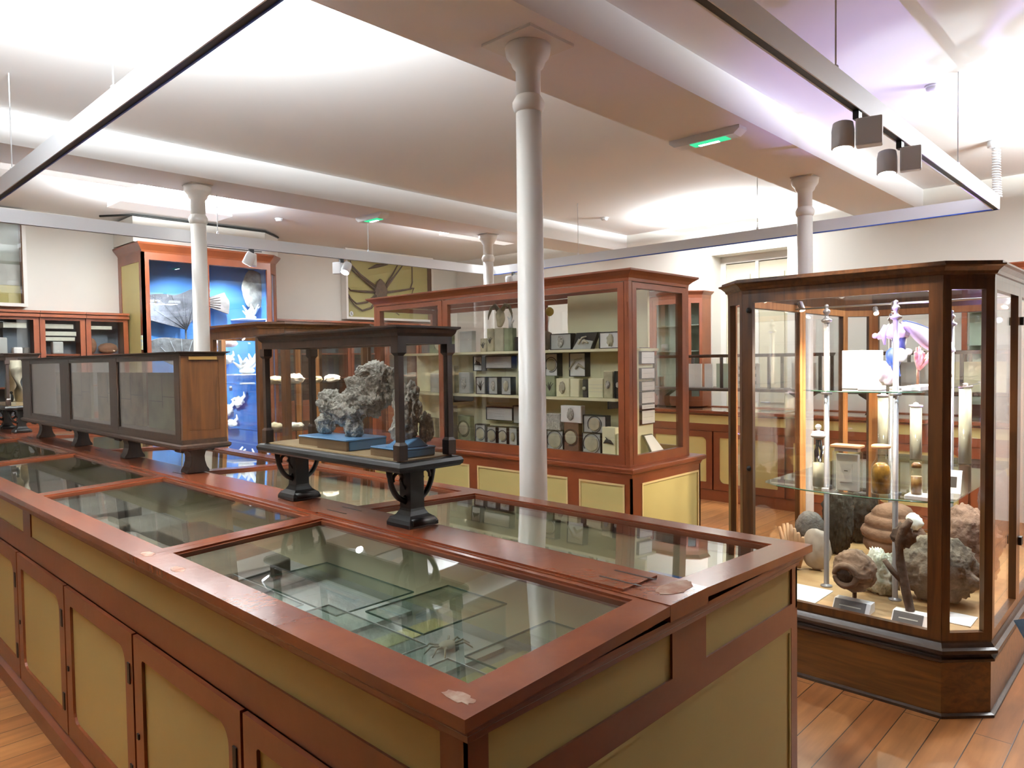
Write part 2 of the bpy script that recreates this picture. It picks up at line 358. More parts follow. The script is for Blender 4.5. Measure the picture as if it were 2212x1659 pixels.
def spot(x, y, az, tilt, label, kind):
    t = thing('track_spotlight', label, 'spotlight', (x, y, RZ), 'spotlights on the track')
    part('adapter', MB().box(x-.02, x+.02, y-.012, y+.012, RZ-.035, RZ+.004), BLK, t)
    c, s = math.cos(az), math.sin(az)
    def R(px, py, pz):   # local: +x forward (aim side)
        return (x + c*px - s*py, y + s*px + c*py, RZ+pz)
    if kind == 'round':
        pts = [(-.055+.11*i/10, .0+.03*math.sin(PI*i/10)) for i in range(11)]
        b = MB().box(-.05, .05, -.03, .03, -.15, -.035)
    else: b = MB().box(-.045, .045, -.022, .022, -.145, -.03)
    for v in b.bm.verts: v.co = R(v.co.y, v.co.x-.045, v.co.z)
    part('driver_box', b.bevel(.006, 2), RAIL if kind != 'white' else WHITE, t)
    head = MB().lathe([(.03, .055), (.04, .05), (.045, .02), (.045, -.055), (.041, -.06)], 0, 0, 24)
    face = MB().lathe([(.038, -.0605), (.038, -.058)], 0, 0, 24)
    from mathutils import Matrix
    M = Matrix.Translation(R(.0, .055, -.09)) @ Matrix.Rotation(az, 4, 'Z') @ Matrix.Rotation(-tilt, 4, 'Y')
    for mb in (head, face):
        for v in mb.bm.verts: v.co = M @ v.co
    h = part('lamp_head', head, RAIL if kind != 'white' else WHITE, t)
    part('lens', face, LAMPE, h)
    p = M @ Vector((0, 0, -.07))
    return p, (M.to_3x3() @ Vector((0, 0, -1)))
SPOTS = []
SPOTS.append(spot(3.20, RY0, 0.25, -.10, 'grey spotlight with rounded driver, left of the pair on the near right track', 'round'))
SPOTS.append(spot(3.80, RY0, 0.25, -.16, 'grey spotlight with square driver, right of the pair on the near right track', 'box'))
SPOTS.append(spot(3.05, RY1, 2.4, .5, 'small white spotlight in front of the blue-lined cabinet', 'white'))
SPOTS.append(spot(3.98, RY1, 3.6, .6, 'small white lit spotlight left of the crab panel', 'white'))
SPOTS.append(spot(6.08, 5.75, 0.3, .2, 'small dark spotlight just above the red-brown cabinet top', 'box'))

# ------------------------------------------------------------------ uplighters
TRAYS = []
OPAL = pbr('opal_housing', (.85, .86, .86), .5, emit=(1, .98, .95), estr=.28)
TRAYE = emat('tube_glow', (.95, .98, 1), 3.0)
def tray(x0, x1, y0, y1, label, seen=True, z=3.09):
    cx, cy = (x0+x1)/2, (y0+y1)/2
    t = thing('ceiling_uplighter', label, 'ceiling light', (cx, cy, z), 'suspended white uplighters')
    part('housing', MB().box(x0, x1, y0, y1, z, z+.012).bevel(.002), OPAL, t)
    part('diffuser', MB().box(x0+.004, x1-.004, y0+.004, y1-.004, z+.0125, z+.066), TRAYE, t)
    lx = x1-x0 > y1-y0
    for k in (.2, .8):
        px, py = (x0+(x1-x0)*k, cy) if lx else (cx, y0+(y1-y0)*k)
        part('hanger', MB().tube([(px, py, z+.066), (px, py, ZC)], .004, 6), WHITE, t)
    TRAYS.append((cx, cy, z+.075, (x1-x0)*.9, (y1-y0)*.9))
tray(7.42, 7.66, 3.44, 4.46, 'white suspended uplighter near the right wall above the recessed door')
tray(2.30, 3.34, 7.05, 7.42, 'white suspended uplighter over the blue-lined cabinet')
tray(.30, 1.15, 2.60, 2.78, 'white suspended uplighter above the left part of the counter, out of view', z=3.0)
tray(5.5, 6.6, -.25, .05, 'white suspended uplighter above the right of the octagonal case, out of view', z=2.98)
tray(1.1, 2.2, 6.26, 6.5, 'white suspended uplighter hidden behind the far beam, left end')
tray(5.6, 6.7, 6.26, 6.5, 'white suspended uplighter hidden behind the far beam, right end')

# ------------------------------------------------------------------ small ceiling fittings
GREENREFL = emat('green_reflection_glow', (.05, .55, .25), .75)  # glowing colour stands in for a thin green reflection on the housing
LENSM = glassmat('clear_lens', (.9, .93, .92), 1)
def emergency(x, y, ang, L, label):
    t = thing('emergency_light', label, 'emergency light', (x, y, ZB-.03), 'emergency lights under the beams')
    from mathutils import Matrix
    M = Matrix.Translation((x, y, ZB)) @ Matrix.Rotation(ang, 4, 'Z')
    b = MB().prism([(-L/2, 0), (-L/2, -.02), (-L/2+.04, -.05), (L/2-.04, -.05), (L/2, -.02), (L/2, 0)], 'y', -.05, .05)
    g = MB().box(-L*.2, L*.3, -.04, .04, -.055, -.0505)
    w_ = MB().box(-L*.12, L*.0, .005, .03, -.0575, -.0553).box(L*.01, L*.16, .005, .03, -.0575, -.0553)
    for m in (b, g, w_):
        for v in m.bm.verts: v.co = M @ v.co
    part('housing', b, WHITE, t); part('green_reflection', g, GREENREFL, t, 'green reflection in the housing, made as a glowing strip'); part('lamp_tube', w_, LAMPE, t)
emergency(4.30, 2.32, PI/2+PI, .50, 'emergency light with a green reflection under the near beam, right of the column')
emergency(4.22, 5.90, PI/2+PI, .42, 'emergency light with a pale green reflection under the far beam')
def detector(x, y, z, label, r=.045):
    t = thing('smoke_detector', label, 'smoke detector', (x, y, z-.04), 'small round detectors on the ceiling')
    part('base', MB().lathe([(r, z-.012), (r, z-.0005)], x, y, 20), WHITE, t); part('sensor', MB().lathe([(r*.45, z-.035), (r*.8, z-.028), (r*.85, z-.011)], x, y, 20), WHITE, t)
detector(6.94, 5.07, ZC, 'small white detector on the ceiling left of the bright uplighter patch')
detector(5.08, 1.2, ZC, 'small white detector on the ceiling above the paired spotlights')
detector(4.18, 7.66, ZC, 'small white detector on the ceiling behind the far beam')
detector(1.65, 6.75, ZC, 'tiny white detector left of the far uplighter', .03)
# coiled cable and ceiling socket
cx, cy = 6.75, 1.15
t = thing('coiled_cable', 'white coiled cable dropping from a ceiling socket to the track corner', 'cable', (cx, cy, RZ+RH))
part('ceiling_socket', MB().lathe([(.05, ZC-.05), (.06, ZC-.045), (.06, ZC-.0005)], cx, cy, 20), WHITE, t)
pts = []; N_ = 260
for i in range(N_+1):
    k = i/N_; a = 2*PI*19*k; z = ZC-.06 - (ZC-.06-2.72)*k; ax = cx + (6.16-cx)*k**1.6; ay = cy + (1.04-cy)*k**1.6
    pts.append((ax+.024*math.cos(a), ay+.024*math.sin(a), z))
part('coil', MB().tube([(cx, cy, ZC-.049)]+pts+[(6.11, 1.035, RZ+RH-.004)], .0075, 6), WHITE, t)
solo('wall_socket', MB().box(XW-.03, XW-.0005, 7.07, 7.17, 2.95, 3.06).bevel(.006), WHITE, 'small grey box high on the right wall behind the nearest column', 'switch box')
# ------------------------------------------------------------------ painted counters
def face_band(P, Q, z0, z1, splits, parent, m=.07):     # cream panels inset in a red rail along P-Q; splits = [(t0, t1)] along the face
    d = Vector((Q[0]-P[0], Q[1]-P[1])); L = d.length; d.normalize()
    at = lambda t: (P[0]+d.x*t, P[1]+d.y*t)
    fr = MB(); fr.seg(at(0), at(L), z0, z0+.02, .012); fr.seg(at(0), at(L), z1-.012, z1, .012); pos = 0
    for a, b in splits:
        fr.seg(at(pos), at(a), z0+.02, z1-.012, .012); pos = b
    fr.seg(at(pos), at(L), z0+.02, z1-.012, .012)
    part('rail_frame', fr, RED, parent)
    for a, b in splits:
        pn = MB().seg(at(a), at(b), z0+.02, z1-.012, .0118, -.006)
        part('frieze_panel', pn, CREAM, parent)
def arched_door(P, Q, t0, t1, z0, z1, parent, hinge=True, mat=None, side=.07, top=.065, bot=.08):
    d = Vector((Q[0]-P[0], Q[1]-P[1])).normalized(); n = Vector((d.y, -d.x)); L = t1-t0
    hole = roundpoly(side, L-side, z0+bot, z1-top, (.055, .012, .055, .012))
    hole = [(a, b) for a, b in hole]
    mb = holed(MB(), (0, L, z0, z1), hole, 'y', 0, .014)
    pn = MB().box(side-.02, L-side+.02, .0, .004, z0+bot-.02, z1-top+.02)
    bd = MB(); m = len(hole)
    hg = MB().box(L-.042, L-.022, .014, .0175, z0+.095, z0+.165); hg2 = MB().box(L-.042, L-.022, .014, .0175, z1-.175, z1-.105)
    kn = MB().box(.02, .035, .014, .019, (z0+z1)/2-.03, (z0+z1)/2-.012)
    for b_ in (mb, pn, hg, hg2, kn):
        for v in b_.bm.verts:
            x, y, z = v.co; q = P[0]+d.x*(t0+x)+n.x*y, P[1]+d.y*(t0+x)+n.y*y; v.co = (q[0], q[1], z)
    dr = part('door', mb, mat or RED, parent); part('door_panel', pn, CREAM, dr)
    if hinge: part('hinge', hg, BLKF, dr); part('hinge', hg2, BLKF, dr); part('keyhole', kn, BLKF, dr)
    return dr

X0, X1, Y0, Y1 = .793, 2.297, .875, 8.44
FX0, FX1, FY0, FY1 = .83, 2.26, .91, 8.405
EZ, RZ1 = 1.0, 1.024
SX0, SX1 = 1.445, 1.615
ct = thing('display_counter', 'long red-brown and cream counter with sloping glass lids in the foreground', 'display counter', ((X0+X1)/2, (Y0+Y1)/2, 0))
rect = lambda a, b, c, d: [(a, c), (b, c), (b, d), (a, d)]
part('carcass', MB().box(FX0+.012, FX1-.012, FY0+.012, FY1-.012, .05, .785), RED, ct)
part('plinth', MB().mould(rect(FX0, FX1, FY0, FY1), [(.028, 0), (.028, .075), (.012, .088), (.0, .095)]), RED, ct)
# four upper walls of the glazed tray
up = MB(); up.box(FX0+.012, FX0+.03, FY0+.012, FY1-.012, .785, .94).box(FX1-.03, FX1-.012, FY0+.012, FY1-.012, .785, .94)
up.box(FX0+.03, FX1-.03, FY0+.012, FY0+.03, .785, .94).box(FX0+.03, FX1-.03, FY1-.03, FY1-.012, .785, .94)
part('tray_walls', up, CREAMI, ct)
part('tray_floor', MB().box(FX0+.03, FX1-.03, FY0+.03, FY1-.03, .785, .80), FABRIC, ct)
part('spine', MB().box(SX0+.02, SX1-.02, FY0+.03, FY1-.03, .80, .99), CREAMI, ct)
P, Q = (FX0, FY1), (FX0, FY0); L = FY1-FY0
face_band(P, Q, .80, .94, [(L-(b-FY0), L-(a-FY0)) for a, b in ((6.90, 8.33), (4.0, 6.88), (.985, 3.875))][:0] + [(.08, 1.45), (1.60, 4.42), (4.55, 7.42)], ct)
# (band splits measured from the far end)
stile = MB(); stile.seg(P, Q, .72, .80, .012); stile.seg(P, Q, .095, .10, .012)
part('face_rail', stile, RED, ct)
for k in range(9):
    a = 1.74 + .775*k; b = a - .76
    if a > 8.4: a = 8.4
    arched_door(P, Q, FY1-a, FY1-b, .10, .715, ct)
# near end face
P, Q = (FX0, FY0), (FX1, FY0)
face_band(P, Q, .80, .95, [(.05, .676), (.842, 1.39)], ct)
ef = MB(); W = FX1-FX0
ef.seg((FX0, FY0), (FX0+.06, FY0), .095, .80, .012).seg((FX1-.045, FY0), (FX1, FY0), .095, .80, .012).seg((FX0+.06, FY0), (FX1-.045, FY0), .745, .80, .012).seg((FX0+.06, FY0), (FX1-.045, FY0), .095, .16, .012)
part('end_frame', ef, RED, ct)
part('end_panel', MB().seg((FX0+.06, FY0), (FX1-.045, FY0), .16, .745, .0118, -.005), CREAM, ct)
part('end_bead', sframe((FX0+.06, FY0), (FX1-.045, FY0), .16, .745, .012, .012, .012, .006, -.001), CREAM, ct)
# far long side
P, Q = (FX1, FY0), (FX1, FY1)
face_band(P, Q, .80, .94, [(.08, 2.9), (3.05, 5.9), (6.05, 7.4)], ct)
# top moulding under the lids
part('top_moulding', MB().mould(rect(FX0, FX1, FY0, FY1), [(-.004, .935), (.004, .935), (.006, .948), (.014, .955), (.016, .968), (.030, .974), (.030, .985)], cap=False).mould(rect(FX0+.03, FX1-.03, FY0+.03, FY1-.03), [(0, .935), (0, .985)], cap=False), RED, ct)
def zt(x): 
    x = x if x < 1.545 else X0+X1-x
    return EZ + (x-X0)*(RZ1-EZ)/(SX0-X0)
def slab(mb, xa, xb, ya, yb, t0, t1):     # sheared slab following the lid slope, from top+t0 to top+t1
    xs = [xa, xb, xb, xa]; ys = [ya, ya, yb, yb]
    return mb.hexa([(x, y, zt(x)+t0) for x, y in zip(xs, ys)], [(x, y, zt(x)+t1) for x, y in zip(xs, ys)])
bounds = [Y0, 2.385, 3.90, 5.415, 6.93, Y1]
def lid(side, k):
    ya, yb = bounds[k], bounds[k+1]
    wa = .092 if k == 0 else .042; wb = .092 if k == 4 else .042
    if side == 'n': xo, xi, gi, go = X0, SX0-.004, SX0-.022, X0+.092
    else: xo, xi, gi, go = X1, SX1+.004, SX1+.022, X1-.092
    e = .0008
    mb = MB()
    slab(mb, min(xo, go), max(xo, go), ya+e, yb-e, -.024, 0)
    slab(mb, min(gi, xi), max(gi, xi), ya+e, yb-e, -.024, 0)
    slab(mb, min(go, gi), max(go, gi), ya+e, ya+wa, -.024, 0); slab(mb, min(go, gi), max(go, gi), yb-wb, yb-e, -.024, 0)
    bmesh.ops.remove_doubles(mb.bm, verts=mb.bm.verts, dist=1e-5)
    l = part('lid', mb, REDW, ct)
    bead = MB(); b = .010; a0, a1 = min(go, gi), max(go, gi); c0, c1 = ya+wa, yb-wb
    slab(bead, a0, a0+b, c0, c1, -.022, -.007); slab(bead, a1-b, a1, c0, c1, -.022, -.007); slab(bead, a0+b, a1-b, c0, c0+b, -.022, -.007); slab(bead, a0+b, a1-b, c1-b, c1, -.022, -.007)
    part('bead', bead, RED, l)
    part('glass_pane', slab(MB(), a0+.002, a1-.002, c0+.002, c1-.002, -.0165, -.0125), GLASSL, l)
for k in range(5):
    lid('n', k); lid('f', k)
st = MB().box(SX0-.004, SX1+.004, Y0, Y1, .985, 1.026).box(SX0+.008, SX1-.008, Y0+.14, 2.42, 1.026, 1.031).box(SX0+.004, SX1-.004, 2.43, Y1-.05, 1.026, 1.029)
part('centre_strip', st, REDW, ct)
for y in (1.06, 2.37, 3.88, 5.40, 6.9):
    z = 1.031 if y < 2.42 else 1.029
    for x in (1.50, 1.568): part('strip_slot', MB().box(x, x+.007, y-.065, y+.065, z, z+.0006), BLKF, ct)
WORN = pbr('bare_scuffed_patch', (.48, .33, .24), .5, var=.6, vscale=30, col2=(.27, .08, .035))
for (cx, cy, z, r, s) in ((1.56, .935, 1.0262, .045, 3),):
    pts = [(cx+r*(1+.35*noise.noise(Vector((math.cos(a)*2, math.sin(a)*2, s))))*math.cos(a)*1.5, cy+r*(1+.3*noise.noise(Vector((math.cos(a)*2, math.sin(a)*2, s+5))))*math.sin(a)*.7) for a in [2*PI*i/24 for i in range(24)]]
    part('scuffed_patch', MB().prism(pts, 'z', z, z+.0006), WORN, ct, 'bare scuffed patch of paint')
for (cx, cy, s) in ((.83, 2.40, 1), (.825, 2.15, 2), (.84, .94, 4)):
    pts = [(cx+.016*(1+.5*noise.noise(Vector((math.cos(a)*3, math.sin(a)*3, s))))*math.cos(a), cy+.035*(1+.6*noise.noise(Vector((math.cos(a)*3, math.sin(a)*3, s+5))))*math.sin(a)) for a in [2*PI*i/20 for i in range(20)]]
    mb = MB(); A = [mb.bm.verts.new((x, y, zt(x)+.0006)) for x, y in pts]; mb._f(A); B = [mb.bm.verts.new((x, y, zt(x)+.0002)) for x, y in pts]; mb._f(list(reversed(B)))
    for i in range(len(A)): mb._f([A[i], A[(i+1) % len(A)], B[(i+1) % len(A)], B[i]])
    part('paint_chip', mb, WORN, ct)

# ------------------------------------------------------------------ things under the lids
ZF = .8005
EDGEW = pbr('pale_glass_edge', (.55, .62, .58), .2)
def glass_box(x0, x1, y0, y1, z1, label, dark=False, fill=None, grp='glass-topped specimen boxes under the lids'):
    t = thing('specimen_box', label, 'specimen box', ((x0+x1)/2, (y0+y1)/2, ZF), grp)
    e = .004
    if dark:
        part('tray', MB().box(x0, x1, y0, y1, ZF, ZF+.01).box(x0, x0+.012, y0, y1, ZF+.01, z1).box(x1-.012, x1, y0, y1, ZF+.01, z1).box(x0+.012, x1-.012, y0, y0+.012, ZF+.01, z1).box(x0+.012, x1-.012, y1-.012, y1, ZF+.01, z1), BLKF, t)
        part('backing', MB().box(x0+.012, x1-.012, y0+.012, y1-.012, z1-.04, z1-.03), pbr('brown_earth', (.12, .075, .04), .9, var=.5, vscale=14), t)
    else:
        part('base_card', MB().box(x0+e, x1-e, y0+e, y1-e, ZF, ZF+.012), fill or GREYB, t)
        g = MB(); g.box(x0, x0+e, y0, y1, ZF, z1).box(x1-e, x1, y0, y1, ZF, z1).box(x0+e, x1-e, y0, y0+e, ZF, z1).box(x0+e, x1-e, y1-e, y1, ZF, z1)
        part('glass_side', g, GLASSG, t)
    part('glass_top', MB().box(x0, x1, y0, y1, z1+.0003, z1+.004), GLASSG, t)
    ed = MB(); w = .0022
    for (a, b, c, d_) in ((x0-w, x0, y0-w, y1+w), (x1, x1+w, y0-w, y1+w), (x0, x1, y0-w, y0), (x0, x1, y1, y1+w)): ed.box(a, b, c, d_, z1, z1+.0045)
    part('glass_edge', ed, GEDGE if grp and int(x0*1000) % 2 == 0 and x0 > 1.095 else EDGEW, t)
    return t
def specimen(kind, c, s, label, group=None, mat=None, seed=1):
    """a small natural-history specimen resting at c"""
    x, y, z = c; mb = MB()
    if kind == 'shells':
        for i in range(5): mb.blob((x+s*rnd.uniform(-1, 1), y+s*rnd.uniform(-1, 1), z+s*.14), (s*.25, s*.2, s*.14), .25, 3, i+seed, 2)
    elif kind == 'bone':
        mb.tube([(x-s, y-s*.3, z+s*.16), (x-s*.3, y, z+s*.2), (x+s*.4, y+s*.2, z+s*.2), (x+s, y+s*.1, z+s*.16)], [s*.16, s*.09, s*.08, s*.15], 8)
        mb.blob((x+s, y+s*.1, z+s*.18), (s*.2, s*.22, s*.18), .2, 3, seed, 2)
    elif kind == 'crab':
        mb.blob((x, y, z+s*.2), (s*.45, s*.38, s*.18), .15, 2, seed, 2)
        for k in range(8):
            a = (k % 4-1.5)*.5 + (0 if k < 4 else PI); dx, dy = math.cos(a), math.sin(a)
            mb.tube([(x+dx*s*.35, y+dy*s*.35, z+s*.2), (x+dx*s*.8, y+dy*s*.8, z+s*.3), (x+dx*s*1.15, y+dy*s*1.2, z+s*.04)], [s*.06, s*.05, s*.03], 6)
    else: mb.blob((x, y, z+s*.38), (s, s*.75, s*.4), .3, 2.2, seed, 3)
    return solo('specimen', mb.rest(z), mat or BONE, label, 'specimen', group)
g1 = 'small pale specimens in the glass boxes'
glass_box(1.12, 1.40, 1.78, 2.28, .87, 'shallow glass box with a grey card at the far end of the front lid', fill=CARD)
glass_box(1.10, 1.39, 1.36, 1.60, .93, 'square glass box with green edges in the middle of the front lid')
specimen('crab', (1.27, 1.47, ZF+.0125), .06, 'small white crab in the green-edged glass box', g1)
glass_box(.90, 1.085, 1.33, 1.76, .915, 'long glass box with a grey-white specimen along the left rail of the front lid')
specimen('rock', (.98, 1.52, ZF+.0125), .07, 'grey-white rough specimen in the long glass box', g1, STONE, 3)
glass_box(1.12, 1.42, .965, 1.23, .905, 'glass box with a small branching bone near the counter end')
specimen('bone', (1.28, 1.10, ZF+.0125), .08, 'small branching bone in the glass box near the counter end', g1, None, 4)
glass_box(.90, 1.09, .955, 1.26, .90, 'glass box with a plain grey card in the nearest corner of the counter')
glass_box(.90, 1.06, 1.86, 2.30, .90, 'shallow glass box holding a pale label sheet along the rail under the front lid', fill=CARD)
for (a, b, c, d_, l) in ((.94, 1.42, 1.262, 1.325, 'yellow paper strip between the glass boxes nearest the counter end'), (1.02, 1.42, 1.625, 1.70, 'yellow paper strip in the middle of the front lid')):
    solo('paper_strip', MB().box(a, b, c, d_, ZF, ZF+.003), YEL, l, 'paper strip')
SLAB = [pbr('olive_slab', (.20, .19, .13), .85, var=.35, vscale=5, bump=.3, bscale=14), pbr('grey_slab', (.26, .25, .20), .85, var=.35, vscale=4, bump=.3, bscale=12), pbr('brown_slab', (.16, .13, .09), .85, var=.35, vscale=5, bump=.3, bscale=14)]
sl_spec = [(.95, 1.38, 2.45, 2.85, .06, 0, 'olive stone slab nearest the first cross bar of the near lids'), (.96, 1.15, 2.9, 3.5, .05, 1, 'narrow grey stone slab along the rail under the second near lid'), (1.18, 1.40, 2.9, 3.35, .075, 2, 'brown stone slab beside the spine under the second near lid'), (1.16, 1.40, 3.4, 3.82, .05, 1, 'square grey slab at the far end of the second near lid'), (.95, 1.16, 3.53, 3.83, .07, 0, 'small olive slab by the rail at the far end of the second near lid'),
 (.95, 1.38, 4.0, 4.6, .05, 1, 'wide grey slab under the third near lid'), (.97, 1.36, 4.68, 5.3, .07, 2, 'wide brown slab under the third near lid'), (.96, 1.38, 5.5, 6.2, .05, 0, 'olive slab under the fourth near lid'), (.97, 1.36, 6.3, 6.85, .05, 1, 'grey slab under the fourth near lid')]
for i, (a, b, c, d_, h, m, l) in enumerate(sl_spec):
    mb = MB(); n = 18; cx, cy = (a+b)/2, (c+d_)/2
    pts = [(cx+(b-a)/2*max(-1, min(1, 1.35*math.cos(t)))*(1-.05*rnd.random()), cy+(d_-c)/2*max(-1, min(1, 1.35*math.sin(t)))*(1-.05*rnd.random())) for t in [2*PI*k/n for k in range(n)]]
    mb.prism(pts, 'z', ZF, ZF+h).bevel(.006, 2)
    solo('stone_slab', mb, SLAB[m], l, 'stone slab', 'stone slabs under the near lids')
# far lids
BOX = pbr('blue_plastic', (.05, .25, .65), .4)
t = thing('plastic_tray', 'blue and grey plastic tray under the far lid near the counter end', 'tray', (2.03, 1.27, ZF))
part('tray_base', MB().box(1.95, 2.12, 1.18, 1.36, ZF, ZF+.05).bevel(.006, 2), GREYB, t); part('rim', MB().box(1.945, 2.125, 1.175, 1.365, ZF+.0502, ZF+.06), BOX, t)
def map_card(x0, x1, y0, y1, label):
    t = thing('mounted_card', label, 'mounted card', ((x0+x1)/2, (y0+y1)/2, ZF), 'pale mounted cards under the far lids')
    part('frame', MB().box(x0, x1, y0, y1, ZF, ZF+.012), BLKF, t); part('sheet', MB().box(x0+.006, x1-.006, y0+.006, y1-.006, ZF+.0122, ZF+.014), CARD, t)
for a in ((1.70, 1.86, 1.55, 1.80, 'small framed card nearest the blue tray'), (1.90, 2.15, 1.62, 2.0, 'wide framed card by the far rail'), (1.68, 1.84, 1.9, 2.2, 'framed card beside the spine under the first far lid'),
          (1.70, 2.1, 2.5, 2.95, 'large framed card under the second far lid'), (1.72, 2.0, 3.1, 3.6, 'framed card at the far end of the second far lid'), (1.72, 2.1, 4.1, 4.9, 'long framed card under the third far lid')): map_card(*a)
for i, (x, y, s, l) in enumerate(((2.05, 2.15, .06, 'grey lump of stone under the first far lid'), (2.1, 3.0, .05, 'brownish lump under the second far lid'), (1.8, 1.35, .04, 'little pale stone near the blue tray'))):
    specimen('rock', (x, y, ZF), s, l, 'loose stones under the far lids', [STONE, BROWN, BONE][i], i)
# ------------------------------------------------------------------ glazed cases on pedestals along the counter ridge
TANC = TAN
def post_profile(mb, x, y, w, z0, z1):
    h = w/2
    mb.mould(rect(x-h, x+h, y-h, y+h), [(.006, z0), (.006, z0+.05), (0, z0+.06), (0, z1-.04), (.007, z1-.03), (.007, z1)])
    return mb
def scroll(mb, x, y, s, z, r=.062):
    """openwork bracket: arm curving out from the shaft and a curl inside it; s = +1/-1 along Y"""
    arm = [(x+s*(.026+.070*math.sin(t)), y, z-.115+.113*(1-math.cos(t))) for t in [PI/2*i/10 for i in range(11)]]
    mb.tube(arm, [.012, .011, .010, .010, .010, .010, .010, .010, .010, .011, .012], 8)
    curl = []
    for i in range(15):
        a = -.4 + 4.6*i/14; rr = .026*(1-i/22)
        curl.append((x+s*(.056+rr*math.cos(a)), y, z-.034+rr*math.sin(a)))
    mb.tube(curl, .0065, 6)
    mb.tube([(x+s*.028, y, z-.075), (x+s*.04, y, z-.055), (x+s*.043, y, z-.04)], .004, 6)
    mb.tube([(x+s*.024, y, z-.125), (x+s*.036, y, z-.118), (x+s*.036, y, z-.105), (x+s*.026, y, z-.1)], .007, 8)
    return mb
def iron_pedestal(parent, x, y, z0, z1):
    zf = z0
    p = part('pedestal', MB().mould(rect(x-.030, x+.030, y-.030, y+.030), [(.034, zf), (.034, zf+.012), (.028, zf+.024), (.010, zf+.038), (.002, zf+.052), (0, zf+.06), (0, z1-.015), (.006, z1-.01), (.006, z1)]), BLK, parent)
    for s in (1, -1):
        part('bracket', scroll(MB(), x, y, s, z1), BLK, p)
    part('foot_roll', MB().tube([(x-.05, y-.055, zf+.016), (x+.05, y-.055, zf+.016)], .0145, 10), BLK, p)
    part('foot_roll', MB().tube([(x-.05, y+.055, zf+.016), (x+.05, y+.055, zf+.016)], .0145, 10), BLK, p)
def table_case(x0, x1, y0, y1, zp, zt_, label, feet):
    t = thing('table_case', label, 'glass display case', ((x0+x1)/2, (y0+y1)/2, 1.031), 'small glazed cases on iron pedestals')
    part('base_plate', MB().mould(rect(x0, x1, y0, y1), [(-.03, zp-.036), (-.008, zp-.034), (0, zp-.026), (.002, zp-.014), (-.004, zp-.003), (-.012, zp)]), BLK, t)
    part('baseboard', MB().box(x0+.028, x1-.028, y0+.028, y1-.028, zp+.0003, zp+.005), TANC, t)
    cx0, cx1, cy0, cy1 = x0+.032, x1-.032, y0+.036, y1-.036
    for px in (cx0, cx1):
        for py in (cy0, cy1): part('corner_post', post_profile(MB(), px, py, .022, zp+.0055, zt_-.06), DARK, t)
    fr = MB(); fr.mould(rect(cx0, cx1, cy0, cy1), [(.011, zt_-.06), (.011, zt_-.034), (.02, zt_-.024), (.024, zt_-.012), (.034, zt_-.006), (.034, zt_), (-.02, zt_), (-.02, zt_-.06)], cap=False)
    part('cornice_frame', fr, DARK, t)
    g = .0035
    for (a, b, c, d_) in ((cx0-g/2, cx0+g/2, cy0+.012, cy1-.012), (cx1-g/2, cx1+g/2, cy0+.012, cy1-.012), (cx0+.012, cx1-.012, cy0-g/2, cy0+g/2), (cx0+.012, cx1-.012, cy1-g/2, cy1+g/2)):
        part('glass_pane', MB().box(a, b, c, d_, zp+.006, zt_-.058), GLASS, t)
    part('top_glass', MB().box(cx0+.018, cx1-.018, cy0+.018, cy1-.018, zt_-.012, zt_-.008), GLASS, t)
    for fy in feet: iron_pedestal(t, (x0+x1)/2, fy, 1.0315, zp-.035)
    return t
table_case(1.422, 1.700, 1.865, 2.835, 1.268, 1.72, 'glazed black-framed case with grey rock specimens on blue blocks', (1.98, 2.745))
table_case(1.422, 1.700, 7.30, 8.25, 1.268, 1.72, 'glazed dark-framed case with pale bones at the far left of the counter', (7.42, 7.95))
BLK_WOOD = woodmat('block_wood', (.16, .10, .05), (.26, .17, .09), .6, 'y', bump=.05)
def mounted(x0, x1, y0, y1, h, label, blobs, wedge=False):
    zb = 1.2735
    t = thing('mounted_specimen', label, 'rock specimen', ((x0+x1)/2, (y0+y1)/2, zb), 'rough grey specimens on blue blocks')
    part('wood_block', MB().box(x0, x0+.01, y0, y1, zb, zb+h-.004), BLK_WOOD, t)
    b = MB().box(x0+.0102, x1, y0, y1, zb, zb+h-.008); b.box(x0-.002, x1+.002, y0-.002, y1+.002, zb+h-.0078, zb+h)
    if wedge: b.prism([(x0+.01, zb+h), (x1-.02, zb+h), ((x0+x1)/2+.01, zb+h+.035)], 'y', y0+.01, (y0+y1)/2+.02)
    part('blue_block', b.bevel(.003), BLUEB, t)
    m = MB()
    for c, r, s in blobs: m.blob(c, r, .34, 1.9, s, 5, rough=.22)
    part('specimen_stone', m.rest(zb+h), STONE, t)
mounted(1.50, 1.645, 2.47, 2.63, .036, 'low grey rock on the farthest of the three blue blocks', [((1.60, 2.59, 1.35), (.03, .04, .045), 2), ((1.60, 2.585, 1.33), (.022, .026, .03), 9)])
mounted(1.475, 1.655, 2.25, 2.45, .042, 'largest branching grey porous rock on the middle blue block', [((1.57, 2.345, 1.345), (.026, .045, .05), 1), ((1.57, 2.38, 1.415), (.032, .10, .06), 3), ((1.57, 2.50, 1.44), (.03, .085, .05), 5), ((1.575, 2.27, 1.475), (.035, .13, .075), 7), ((1.57, 2.185, 1.51), (.033, .095, .08), 11), ((1.575, 2.22, 1.56), (.03, .09, .04), 13)])
mounted(1.475, 1.625, 1.925, 2.10, .032, 'tall grey-brown slab of rock on the nearest blue block with a blue wedge', [((1.555, 2.01, 1.35), (.028, .055, .06), 21), ((1.555, 1.995, 1.44), (.028, .065, .085), 23), ((1.60, 1.945, 1.37), (.02, .03, .05), 24)], True)
